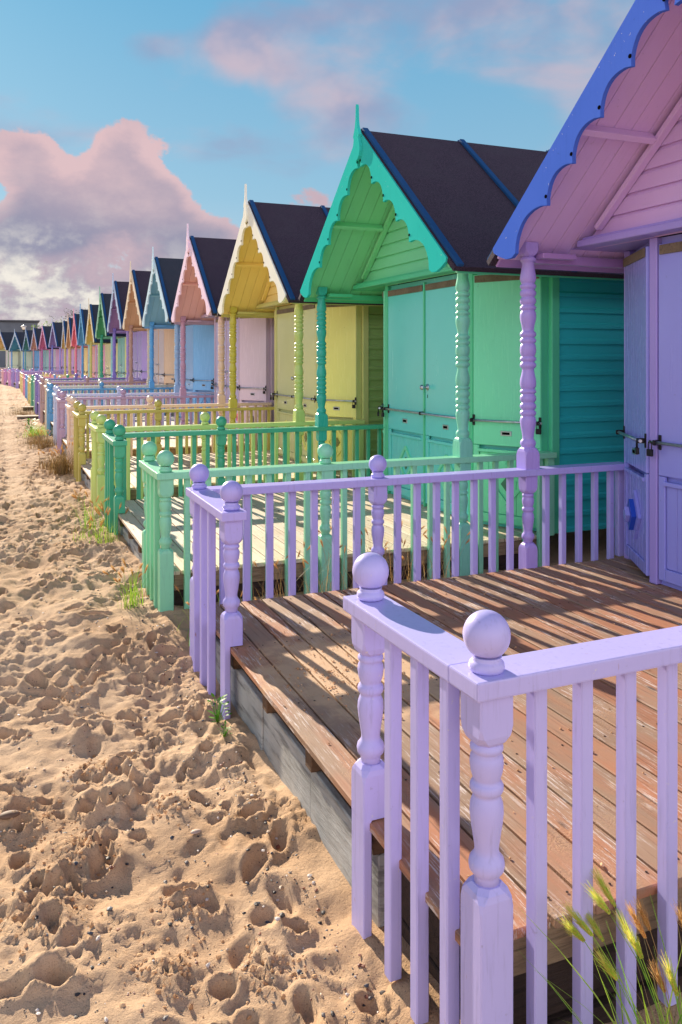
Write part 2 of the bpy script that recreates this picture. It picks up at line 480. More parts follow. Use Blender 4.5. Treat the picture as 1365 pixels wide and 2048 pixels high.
HOFF = (4.9, 0, 0)
def barge(sign):
    c = 1 / math.sqrt(1 + SL * SL); s_ = SL * c
    top = 3.447
    def P(s, p):   # along slope, perpendicular down-in
        off = s * c - p * s_; z = top - s * s_ - p * c
        return (sign * off, z)
    pts = []
    L = 2.06; cus = [0.235 + 0.313 * k for k in range(5)]
    pts.append((0.0, top)); pts.append(P(L, 0))
    # tail
    pts += [P(L + .012, .03), P(L - .02, .10), P(L - .06, .165), P(L - .11, .205), P(L - .16, .215)]
    n = 10
    a = L - .16; b = cus[-1]
    for i in range(1, n):
        t_ = i / n; s = a + (b - a) * t_
        pts.append(P(s, .215 + .02 * t_ - .105 * math.sin(math.pi * t_) ** .75))
    for k in range(4, -1, -1):
        pts.append(P(cus[k], .235))
        if k > 0:
            for i in range(1, n):
                t_ = i / n; s = cus[k] + (cus[k - 1] - cus[k]) * t_
                pts.append(P(s, .235 - .088 * math.sin(math.pi * t_) ** .75))
    pc = .235
    # last arc up to the centre line
    s0 = cus[0]
    for i in range(1, 6):
        t_ = i / 6; s = s0 + (.10 - s0) * t_
        q = P(s, .235 - .07 * math.sin(math.pi * t_ * .9) ** .75 )
        if sign * q[0] > 0.004: pts.append(q)
    pts.append((0.0, pts[-1][1] + .01))
    mb = MB(); mb.prism(pts, 3.045, 3.072)
    for k in range(5):
        y, z = P(cus[k] - .03, .188)
        mb.lathe(0, 0, [(0, .0115), (.0035, .0115)], 12, mat=1, M=Matrix.Translation((3.045, y, z)) @ Matrix.Rotation(-math.pi / 2, 4, 'Y'))
    return mb
def finial():
    mb = MB()
    R = [(0.0, 3.685), (.006, 3.66), (.008, 3.60), (.013, 3.54), (.026, 3.48), (.052, 3.43), (.066, 3.40), (.05, 3.375), (.058, 3.34), (.075, 3.30), (.078, 3.25), (.06, 3.205), (.03, 3.18), (0.0, 3.172)]
    pts = R + [(-p[0], p[1]) for p in R[-2:0:-1]]
    mb.prism(pts, 3.016, 3.044)
    return mb

def door_face(M, W, half, parts, wood, has_knob, bar=True, pull_at=None, diamond=None):
    """a shutter door on a facing plane M from s=0..W"""
    mb = MB()
    z1 = 2.085
    mb.box(.004, W - .004, 0, .022, .672, z1, .003, M=M)
    # stiles and rails of the lower half
    for a, b in ((.004, .055), (W - .055, W - .004)): mb.box(a, b, 0, .022, .035, .668, .003, M=M)
    mb.box(.057, W - .057, 0, .022, .035, .11, .003, M=M)
    npl = max(3, int((W - .12) / .075)); pw = (W - .118) / npl
    for k in range(npl): mb.box(.059 + k * pw + .0015, .059 + (k + 1) * pw - .0015, 0, .010, .113, .610, .002, M=M)
    mb.box(.05, W - .05, 0, .034, .614, .640, .003, M=M)
    parts.append(('door', mb, half, None))
    mb = MB(); mb.box(.02, W - .02, .0235, .034, 2.02, 2.078, .002, M=M); parts.append(('head_strip', mb, 'strip', 'door'))
    mb = MB()
    zp = .775; sx = W * .5 if pull_at is None else pull_at
    q = [(sx + .05 * math.cos(a) * (1 if abs(math.cos(a)) < .8 else 1), zp + .021 * math.sin(a)) for a in [2 * math.pi * i / 16 for i in range(16)]]
    mb.box(sx - .05, sx + .05, .0225, .028, zp - .021, zp + .021, .014, M=M)
    mb.box(sx - .034, sx + .034, .0282, .0295, zp - .010, zp + .010, .0, mat=1, M=M)
    parts.append(('pull_handle', mb, 'pull', 'door'))
    if has_knob:
        mb = MB(); zk = 1.12
        K = M @ Matrix.Translation((.05, .022, zk)) @ Matrix.Rotation(-math.pi / 2, 4, 'X')
        mb.lathe(0, 0, [(0, .030), (.005, .030), (.008, .026), (.009, .010), (.035, .009), (.04, .018), (.052, .026), (.066, .026), (.076, .016), (.079, .004)], 16, M=K)
        mb.box(.044, .056, .0225, .0235, 1.02, 1.05, .001, M=M, mat=1)
        parts.append(('door_knob', mb, 'knob', 'door'))
    if diamond:
        mb = MB(); cx, cz = W * .5, .36
        if diamond == 'solid':
            for (r_, d0, d1, mt) in ((.135, .011, .030, 0), (.085, .0302, .060, 1), (.042, .0602, .088, 0)):
                pts = [(cx, cz - r_ * 1.2), (cx + r_, cz), (cx, cz + r_ * 1.2), (cx - r_, cz)]
                K = M @ Matrix(((0, 1, 0, 0), (1, 0, 0, 0), (0, 0, 1, 0), (0, 0, 0, 1)))
                mb.prism([(p[0], p[1]) for p in pts], d0, d1, mat=mt, M=K)
        else:
            r_ = .14
            pp = [(cx, cz - r_ * 1.15), (cx + r_, cz), (cx, cz + r_ * 1.15), (cx - r_, cz)]
            K = M @ Matrix(((0, 1, 0, 0), (1, 0, 0, 0), (0, 0, 1, 0), (0, 0, 0, 1)))
            for i in range(4):
                a, b = pp[i], pp[(i + 1) % 4]
                d = Vector((b[0] - a[0], b[1] - a[1])).normalized(); nn = Vector((-d[1], d[0])) * .014
                mb.prism([(a[0] - nn[0], a[1] - nn[1]), (b[0] - nn[0], b[1] - nn[1]), (b[0] + nn[0], b[1] + nn[1]), (a[0] + nn[0], a[1] + nn[1])], .011, .024 + .001 * i, M=K)
            pts = [(cx, cz - .06), (cx + .05, cz), (cx, cz + .06), (cx - .05, cz)]
            mb.prism(pts, .011, .020, mat=1, M=K)
        parts.append(('diamond_ornament', mb, 'diamond', 'door'))
def security_bar(M, s0, s1, sup, lock_at):
    mb = MB(); z = .875
    K = [M @ Vector((s0, .062, z)), M @ Vector((s1, .062, z))]
    mb.tube(K, .0105, 10)
    for s in sup:
        mb.box(s - .012, s + .012, .022, .030, z - .045, z + .045, .003, mat=1, M=M)
        mb.box(s - .009, s + .009, .030, .080, z - .016, z + .016, .004, mat=1, M=M)
    mb.box(lock_at - .022, lock_at + .022, .066, .086, z - .085, z - .042, .004, mat=1, M=M)
    mb.tube([M @ Vector((lock_at - .014, .076, z - .045)), M @ Vector((lock_at - .014, .076, z - .005)), M @ Vector((lock_at, .076, z + .012)), M @ Vector((lock_at + .014, .076, z - .005)), M @ Vector((lock_at + .014, .076, z - .045))], .0035, 6, mat=1)
    return mb

def build_hut(diamond='open'):
    parts = []   # (name, MB, material key, parent part name or None)
    # --- walls
    mb = MB(); X2 = 6.75
    zc = 2.13; n = 17; bh = zc / n
    for s in (-1, 1):
        for k in range(n):
            z0, z1 = k * bh, (k + 1) * bh
            pts = [(s * 1.418, z0), (s * (YS + .004), z0), (s * (YS + .004), z0 + .030), (s * (YS - .011), z0 + .046), (s * (YS - .011), z1), (s * 1.418, z1)]
            mb.prism(pts, 4.15, X2)
    mb.box(X2 - .03, X2, -1.417, 1.417, 0, 2.13)
    for k in range(10):
        z0 = 2.13 + k * .13; w0 = (3.40 - z0) / SL
        if w0 > .13: mb.box(X2 - .03, X2, -w0 + .12, w0 - .12, z0, z0 + .129)
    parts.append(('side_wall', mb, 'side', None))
    for s in (-1, 1):
        for (q0, q1, u0, u1) in ((1.40, 1.452, 4.073, 4.148), (.853, .79, 3.71, 3.80), (1.405, 1.35, 4.0, 4.07)):
            mb = MB(); a, b = sorted((s * q0, s * q1)); mb.box(u0, u1, a, b, 0, 2.13, .005)
            parts.append(('corner_board', mb, 'trim', None))
    # structural wall behind the doors
    mb = MB()
    P = [(-YD, XF), (YD, XF), (YS - .03, XC), (YS - .03, XC + .09), (-YS + .03, XC + .09), (-YS + .03, XC)]
    va = [mb.bm.verts.new((p[1] + .012, p[0], .0)) for p in P]; vb = [mb.bm.verts.new((p[1] + .012, p[0], 2.13)) for p in P]
    mb.bm.faces.new(va[::-1]); mb.bm.faces.new(vb)
    for i in range(len(P)): mb.bm.faces.new((va[i], va[(i + 1) % 6], vb[(i + 1) % 6], vb[i]))
    parts.append(('front_wall', mb, 'door', None))
    # --- doors
    for s in (1, -1):
        M, W = facing((XF - .001, s * .012), (XF - .001, s * .785), (-1, 0))
        door_face(M, W, 'door', parts, None, s < 0, pull_at=W * .5, diamond='open' if s > 0 else 'open')
        p0 = Vector((XF - .015, s * .86)); p1 = Vector((XC - .045, s * 1.395))
        M, W = facing(p0, p1, (-1, s))
        door_face(M, W, 'cdoor', parts, None, False, diamond=diamond)
        parts.append(('security_bar', security_bar(M, -.02, W + .02, (.01, W - .01), W - .0 if s < 0 else .01), 'bar', None))
    mb = MB(); mb.box(XF - .034, XF - .001, -.011, .011, .0, 2.10, .003); parts.append(('centre_mullion', mb, 'trim', None))
    M, W = facing((XF - .001, -.785), (XF - .001, .785), (-1, 0))
    parts.append(('security_bar', security_bar(M, -.03, W + .03, (.02, W * .5, W - .02), W + .01), 'bar', None))
    # --- gable wall above the doors
    mb = MB(); z = 2.20; gx = 3.70
    while z < 3.30:
        h = min(.118, 3.36 - z); w0 = (3.365 - z) / SL - .02; w1 = max(.01, (3.365 - z - h) / SL - .02)
        a = [(gx - .016, -w0, z), (gx - .016, w0, z), (gx - .010, w1 + .02, z + h * .8), (gx - .010, -w1 - .02, z + h * .8)]
        V = [mb.bm.verts.new(p) for p in a]; mb.bm.faces.new(V)
        U = [mb.bm.verts.new((gx + .004, -w1 , z + h)), mb.bm.verts.new((gx + .004, w1, z + h))]
        mb.bm.faces.new((V[3], V[2], U[1], U[0]))
        B = [mb.bm.verts.new((gx + .006, -w0, z)), mb.bm.verts.new((gx + .006, w0, z))]
        mb.bm.faces.new((B[0], B[1], V[1], V[0]))
        z += h
    mb.box(gx + .006, gx + .02, -1.35, 1.35, 2.131, 2.199)
    parts.append(('gable_boards', mb, 'gable', None))
    mb = MB()
    mb.box(3.585, 3.702, -1.385, 1.385, 2.135, 2.178, .004)
    mb.box(3.61, 3.70, -1.36, 1.36, 2.1785, 2.197, .002)
    # plate closing the corner over the angled doors
    for s in (-1, 1):
        mb.prism([(s * .80, 2.132), (s * 1.50, 2.132), (s * 1.50, 2.134), (s * .80, 2.134)], 3.60, 4.10)
    parts.append(('head_beam', mb, 'trim', None))
    c = 1 / math.sqrt(1 + SL * SL); s_ = SL * c
    def slopebox(mb, sign, x0, x1, a0, a1, t0, t1, bev=0.0, mat=0, apex=AP):
        """a: distance down the slope, t: depth below roof skin"""
        ex = Vector((0, sign * c, -s_)); nn = Vector((0, -sign * s_, -c)) ; O = Vector((0, 0, apex))
        M = Matrix(((1, 0, 0, 0), (0, ex.y, nn.y, 0), (0, ex.z, nn.z, apex), (0, 0, 0, 1)))
        mb.box(x0, x1, a0, a1, t0, t1, bev, mat, M=M)
    # sloping trim between ceiling and gable
    for s in (-1, 1):
        mb = MB(); slopebox(mb, s, 3.628, 3.682, .16, 1.74, .10, .135, .003)
        parts.append(('gable_trim', mb, 'ceil', None))
    # ceiling boards, running up the slope
    mb = MB()
    for s in (-1, 1):
        x = 3.075
        while x < 4.05:
            slopebox(mb, s, x, x + .128, .09, 2.10, .055, .072, .002)
            x += .1315
        for sx in (3.0, ):
            pass
    parts.append(('porch_ceiling', mb, 'ceil', None))
    for s in (-1, 1):
        mb = MB()
        slopebox(mb, s, 3.085, 3.626, 1.02, 1.062, .073, .135, .003)
        parts.append(('purlin', mb, 'ceil', None))
    for s in (-1, 1):
        mb = MB()
        a, b = sorted((s * 1.47, s * 1.515)); mb.box(3.31, 6.74, a, b, 2.025, 2.085, .003)
        a, b = sorted((s * 1.38, s * 1.469)); mb.box(3.31, 3.58, a, b, 2.05, 2.085, .003)
        parts.append(('wall_plate', mb, 'plate', None))
    for s in (-1, 1):
        mb = MB()
        slopebox(mb, s, 3.11, 6.855, 2.06, 2.185, .042, .06, .003)
        parts.append(('eaves_fascia', mb, 'plate', None))
    # roof skin
    mb = MB()
    for s in (-1, 1): slopebox(mb, s, 3.06, 6.9, .0, 2.19, 0, .04, .0)
    parts.append(('roof', mb, 'roof', None))
    for k, x in enumerate((3.073, 4.085, 5.105, 6.13, 6.86)):
        mb = MB()
        for s in (-1, 1):
            slopebox(mb, s, x, x + (.05 if k else .055), -.0, 2.195, -.028, .05 if k == 4 else -.001, .004)
        parts.append(('roof_batten', mb, 'batten', 'roof'))
    # barge boards, finial, posts
    parts.append(('barge_board', barge(-1), 'barge', None)); parts.append(('barge_board', barge(1), 'barge', None))
    parts.append(('gable_finial', finial(), 'barge1', None))
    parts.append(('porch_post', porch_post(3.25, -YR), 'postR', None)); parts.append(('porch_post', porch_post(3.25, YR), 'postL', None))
    return [(n, mb.mesh(n, HOFF), k, pp) for (n, mb, k, pp) in parts]

# ------------------------------------------------------------------ row of huts
def huts_table():
    T = []
    def H(name, Yc, dz=0.0, X=None, rot=0.0, **k): T.append(dict(name=name, Y=Yc, dz=dz, X=X, rot=rot, **k))
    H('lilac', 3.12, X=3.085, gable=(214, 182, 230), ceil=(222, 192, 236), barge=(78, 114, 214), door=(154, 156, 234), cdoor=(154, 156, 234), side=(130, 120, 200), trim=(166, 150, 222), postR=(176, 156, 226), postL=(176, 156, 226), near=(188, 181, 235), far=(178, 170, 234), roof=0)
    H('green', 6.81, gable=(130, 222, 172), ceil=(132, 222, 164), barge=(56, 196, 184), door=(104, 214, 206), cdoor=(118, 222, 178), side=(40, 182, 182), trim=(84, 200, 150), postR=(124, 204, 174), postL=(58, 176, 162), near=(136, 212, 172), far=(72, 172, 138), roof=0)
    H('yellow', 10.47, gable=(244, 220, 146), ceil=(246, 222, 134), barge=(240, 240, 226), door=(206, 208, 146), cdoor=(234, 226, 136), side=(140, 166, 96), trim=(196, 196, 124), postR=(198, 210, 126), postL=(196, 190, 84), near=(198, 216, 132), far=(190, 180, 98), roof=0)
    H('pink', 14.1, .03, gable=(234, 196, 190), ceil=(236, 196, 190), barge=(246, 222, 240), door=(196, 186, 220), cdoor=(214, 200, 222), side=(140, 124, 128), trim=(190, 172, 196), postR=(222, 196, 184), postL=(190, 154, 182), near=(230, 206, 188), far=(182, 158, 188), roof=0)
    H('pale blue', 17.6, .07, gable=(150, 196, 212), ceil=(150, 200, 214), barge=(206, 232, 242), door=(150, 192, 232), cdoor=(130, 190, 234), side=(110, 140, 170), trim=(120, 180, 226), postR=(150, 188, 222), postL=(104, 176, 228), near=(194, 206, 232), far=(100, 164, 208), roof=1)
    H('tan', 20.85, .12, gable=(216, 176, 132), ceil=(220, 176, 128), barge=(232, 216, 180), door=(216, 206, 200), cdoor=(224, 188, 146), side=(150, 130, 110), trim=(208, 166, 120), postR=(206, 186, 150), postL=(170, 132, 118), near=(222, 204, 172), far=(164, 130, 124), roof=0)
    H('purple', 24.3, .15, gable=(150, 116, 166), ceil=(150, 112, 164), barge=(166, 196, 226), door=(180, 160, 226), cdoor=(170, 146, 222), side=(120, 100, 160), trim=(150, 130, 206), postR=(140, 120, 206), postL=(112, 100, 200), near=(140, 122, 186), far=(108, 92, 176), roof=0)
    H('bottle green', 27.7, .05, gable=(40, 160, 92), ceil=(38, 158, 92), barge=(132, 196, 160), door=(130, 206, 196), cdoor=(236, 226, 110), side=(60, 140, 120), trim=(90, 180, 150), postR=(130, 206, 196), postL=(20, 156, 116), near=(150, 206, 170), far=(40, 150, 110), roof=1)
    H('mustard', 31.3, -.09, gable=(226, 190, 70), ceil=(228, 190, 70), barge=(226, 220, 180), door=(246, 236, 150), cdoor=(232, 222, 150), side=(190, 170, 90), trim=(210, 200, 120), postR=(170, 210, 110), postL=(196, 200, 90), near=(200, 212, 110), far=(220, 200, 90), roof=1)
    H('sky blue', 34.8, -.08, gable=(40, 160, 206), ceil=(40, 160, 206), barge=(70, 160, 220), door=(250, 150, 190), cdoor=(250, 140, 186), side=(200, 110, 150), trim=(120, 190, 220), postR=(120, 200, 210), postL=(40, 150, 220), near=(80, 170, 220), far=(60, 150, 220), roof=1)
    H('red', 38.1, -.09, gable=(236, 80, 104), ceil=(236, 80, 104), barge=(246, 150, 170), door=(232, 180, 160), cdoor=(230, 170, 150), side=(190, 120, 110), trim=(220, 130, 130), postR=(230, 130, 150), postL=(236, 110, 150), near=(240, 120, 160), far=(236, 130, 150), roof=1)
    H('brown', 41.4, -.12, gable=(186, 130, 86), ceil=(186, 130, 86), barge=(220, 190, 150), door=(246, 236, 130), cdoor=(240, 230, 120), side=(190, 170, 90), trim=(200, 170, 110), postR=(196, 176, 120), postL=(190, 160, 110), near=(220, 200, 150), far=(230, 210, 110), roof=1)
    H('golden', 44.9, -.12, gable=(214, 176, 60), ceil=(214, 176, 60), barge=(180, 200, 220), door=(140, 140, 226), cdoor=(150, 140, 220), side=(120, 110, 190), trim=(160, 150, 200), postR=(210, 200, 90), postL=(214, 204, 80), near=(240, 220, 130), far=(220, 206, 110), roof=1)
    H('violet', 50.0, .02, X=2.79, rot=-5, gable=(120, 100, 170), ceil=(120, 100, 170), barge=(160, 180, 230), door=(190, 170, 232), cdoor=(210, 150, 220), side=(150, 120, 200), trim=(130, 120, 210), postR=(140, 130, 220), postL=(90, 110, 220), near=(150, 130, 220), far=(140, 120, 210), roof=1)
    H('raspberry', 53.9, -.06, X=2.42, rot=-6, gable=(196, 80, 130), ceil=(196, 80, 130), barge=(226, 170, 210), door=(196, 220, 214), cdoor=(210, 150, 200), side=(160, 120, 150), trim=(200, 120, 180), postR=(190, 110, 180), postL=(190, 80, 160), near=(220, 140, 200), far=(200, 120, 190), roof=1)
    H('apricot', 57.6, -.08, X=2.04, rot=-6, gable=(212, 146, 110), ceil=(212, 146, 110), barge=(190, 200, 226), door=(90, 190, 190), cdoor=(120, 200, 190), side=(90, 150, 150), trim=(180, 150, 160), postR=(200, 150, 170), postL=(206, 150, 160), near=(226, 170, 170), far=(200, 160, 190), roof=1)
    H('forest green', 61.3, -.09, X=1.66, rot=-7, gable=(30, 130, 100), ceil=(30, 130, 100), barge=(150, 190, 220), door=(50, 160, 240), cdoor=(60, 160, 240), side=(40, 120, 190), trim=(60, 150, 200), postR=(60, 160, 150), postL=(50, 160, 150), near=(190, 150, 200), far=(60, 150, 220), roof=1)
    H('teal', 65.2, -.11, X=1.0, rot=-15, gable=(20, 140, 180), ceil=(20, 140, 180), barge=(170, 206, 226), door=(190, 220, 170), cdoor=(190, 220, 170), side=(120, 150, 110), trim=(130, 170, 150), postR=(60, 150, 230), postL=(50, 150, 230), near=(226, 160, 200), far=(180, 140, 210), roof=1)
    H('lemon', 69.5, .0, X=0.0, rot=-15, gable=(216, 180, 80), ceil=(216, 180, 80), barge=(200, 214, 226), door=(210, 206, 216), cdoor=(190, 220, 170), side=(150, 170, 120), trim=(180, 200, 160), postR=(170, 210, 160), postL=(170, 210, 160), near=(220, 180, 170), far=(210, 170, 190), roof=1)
    return T

M_WOODSTRIP = timber((128, 112, 92), .5, 'weathered_strip', (6, 60, 40))
M_STEEL = flat_mat('dull_steel', (190, 195, 205), .35, 1.0, .4)
M_IRON = flat_mat('dark_iron', (40, 38, 42), .45, .6, .4)
M_DARK = flat_mat('dark_recess', (18, 14, 16), 1.0)
M_DARK.node_tree.nodes['Principled BSDF'].inputs['Specular IOR Level'].default_value = 0
M_SCREW = flat_mat('rusty_screw', (70, 50, 42), .6, .5)
M_ROOF = [roof_mat((30, 24, 36), (80, 62, 80)), roof_mat((32, 37, 48), (62, 70, 82))]
M_BATTEN = paint((36, 78, 124), 0.0, .8, spec=.05)
M_BATTEN2 = paint((60, 120, 170), 0.2, .35)
M_JOIST = timber((120, 92, 68), .4, 'joist_timber', (3, 50, 50))
M_SKIRT = timber((186, 188, 184), .40, 'weathered_skirt', (8, 3, 30))
M_BEAM = timber((176, 150, 118), .4, 'beam_timber', (3, 50, 60))
M_DBEAM = timber((70, 54, 46), .3, 'dark_timber', (3, 40, 50))  # dark brown timber for lower beams, skirt end boards and step frames
M_DECKS = [deck_mat((178, 118, 82), (158, 128, 102), 1.0, drift=True), deck_mat((216, 190, 158), (222, 204, 178), .5), deck_mat((214, 194, 170), (196, 182, 168), .4)]

T = huts_table()
proto_hut = build_hut('open'); proto_hut0 = None
railN, offN = build_rail_parts(False)
railF, offF = build_rail_parts(True)
railNs, _ = build_rail_single(False); railFs, _ = build_rail_single(True)
proto_deck = build_deck()

def place(h, off):
    """world location of a local offset"""
    X0 = 3.035 if h['X'] is None else h['X']
    a = math.radians(h['rot'])
    dx, dy = off[0] - 3.085, off[1]
    return (X0 + dx * math.cos(-a) - dy * math.sin(-a), h['Y'] + dx * math.sin(-a) + dy * math.cos(-a), off[2] + h['dz']), -a

def nb(i):
    a = T[i - 1]['name'] if i > 0 else None; b = T[i + 1]['name'] if i + 1 < len(T) else None
    return a, b
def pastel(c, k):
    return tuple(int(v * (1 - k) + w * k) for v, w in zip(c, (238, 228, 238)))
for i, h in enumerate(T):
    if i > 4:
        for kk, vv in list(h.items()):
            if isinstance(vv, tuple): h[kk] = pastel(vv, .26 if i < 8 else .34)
    a, b = nb(i)
    where = ('at the right edge, blue scalloped trim, nearest of all' if i == 0 else ('cut by the left edge, farthest of the row' if b is None else 'between the %s and %s gabled huts' % (a, b)))
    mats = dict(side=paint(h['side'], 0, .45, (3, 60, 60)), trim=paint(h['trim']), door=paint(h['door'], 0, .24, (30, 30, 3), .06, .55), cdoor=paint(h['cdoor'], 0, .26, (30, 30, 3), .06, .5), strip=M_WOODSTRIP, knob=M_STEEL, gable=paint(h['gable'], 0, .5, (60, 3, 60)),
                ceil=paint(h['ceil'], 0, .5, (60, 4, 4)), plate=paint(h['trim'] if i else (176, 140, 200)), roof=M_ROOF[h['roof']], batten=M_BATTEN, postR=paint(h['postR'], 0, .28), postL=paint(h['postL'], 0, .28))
    bg = paint(h['barge'], 0.95, .8, spec=.0)
    diam2 = paint((40, 80, 190) if i == 0 else tuple(int(v * .55) for v in h['cdoor']), 0, .35)
    loc, rz = place(h, HOFF)
    root = thing('beach_hut', 'wooden beach hut with %s gable, %s' % (h['name'], where), 'beach hut', loc, rz, 'beach huts in the row')
    hut_parts = proto_hut
    if i == 0:
        hut_parts = build_hut('solid')
    last = {}
    for (n, me, k, pp) in hut_parts:
        if k == 'barge': m = [bg, M_DARK]
        elif k == 'barge1': m = [bg]
        elif k == 'pull': m = [M_STEEL, M_DARK]
        elif k == 'knob': m = [M_STEEL, M_DARK]
        elif k == 'bar': m = [M_STEEL, M_IRON]
        elif k == 'diamond': m = [mats['cdoor'], diam2]
        else: m = [mats[k]]
        if i > 8 and n in ('pull_handle', 'door_knob', 'head_strip', 'diamond_ornament'): continue
        o = link(n, me, m, last[pp] if pp else root)
        last[n] = o
    # deck
    loc, rz = place(h, DECK_OFF)
    dk = thing('timber_deck', 'raised timber deck in front of the hut with %s gable%s' % (h['name'], ', reddish brown boards' if i == 0 else (', pale bleached boards' if i == 1 else '')), 'deck', loc, rz, 'decks in front of the huts')
    dm = {'deck': M_DECKS[0 if i == 0 else (1 if i < 4 else 2)], 'screw': M_SCREW, 'joist': M_JOIST, 'skirt': M_SKIRT, 'beam': M_BEAM, 'darkbeam': M_DBEAM}
    for (n, me, k) in proto_deck:
        if n == 'screw_heads' and i > 1: continue
        link(n, me, [M_SKIRT, M_DBEAM] if k == 'skirt' else dm[k], dk)
    # railings
    for far in (False, True):
        off = offF if far else offN
        loc, rz = place(h, off)
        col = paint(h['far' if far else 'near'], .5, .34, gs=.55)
        lab = '%s side turned wood railing of the deck before the hut with %s gable' % ('far' if far else 'near', h['name'])
        if i < 7:
            if i == 0 and not far:   # the nearest railing has warped slightly out of square
                q = math.radians(1.1); c0 = Vector((1.035, 2.28)); d0 = Vector(loc[:2]) - c0
                loc = (c0.x + d0.x * math.cos(q) - d0.y * math.sin(q) + .008, c0.y + d0.x * math.sin(q) + d0.y * math.cos(q), loc[2]); rz = q
            rt = thing('porch_railing', lab, 'railing', loc, rz, 'railings beside the decks')
            for (n, me, sub) in (railF if far else railN):
                p = link(n, me, col, rt)
                for (sn, sme) in (sub or []): link(sn, sme, col, p)
        else:
            p = link('porch_railing', railFs if far else railNs, col, None, loc); p.rotation_euler = (0, 0, rz)
            tag(p, lab, 'railing', 'railings beside the decks')

# ------------------------------------------------------------------ sand
def vnoise(x, y, seed=0):
    xi = np.floor(x).astype(np.int64); yi = np.floor(y).astype(np.int64)
    fx = x - xi; fy = y - yi; fx = fx * fx * (3 - 2 * fx); fy = fy * fy * (3 - 2 * fy)
    def hsh(a, b):
        n = (a * 374761393 + b * 668265263 + seed * 144665) & 0x7fffffff
        n = ((n ^ (n >> 13)) * 1274126177) & 0x7fffffff
        return ((n ^ (n >> 16)) & 0xffff) / 65535.0
    v00, v10, v01, v11 = hsh(xi, yi), hsh(xi + 1, yi), hsh(xi, yi + 1), hsh(xi + 1, yi + 1)
    return (v00 * (1 - fx) + v10 * fx) * (1 - fy) + (v01 * (1 - fx) + v11 * fx) * fy
def fbm(x, y, o=4, seed=0, g=.5):
    s = 0; a = 1; t_ = 0
    for k in range(o):
        s = s + a * vnoise(x * 2 ** k + 13.7 * k, y * 2 ** k + 7.1 * k, seed + k); t_ += a; a *= g
    return s / t_
BY = [-60, 0, 2.5, 4.2, 5.0, 7.3, 9, 12, 20, 40, 900]; BZ = [-.37, -.37, -.362, -.345, -.27, -.225, -.235, -.26, -.27, -.25, -.25]
def base_h(X, Y):
    z = np.interp(Y, BY, BZ)
    z = z + np.clip((X - .75) / .3, 0, 1) * .02
    z = z - np.clip((-X - 1.5) / 30, 0, 1.0) * .9
    return z
def gaps(a, b, s): return list(np.arange(a, b, s))
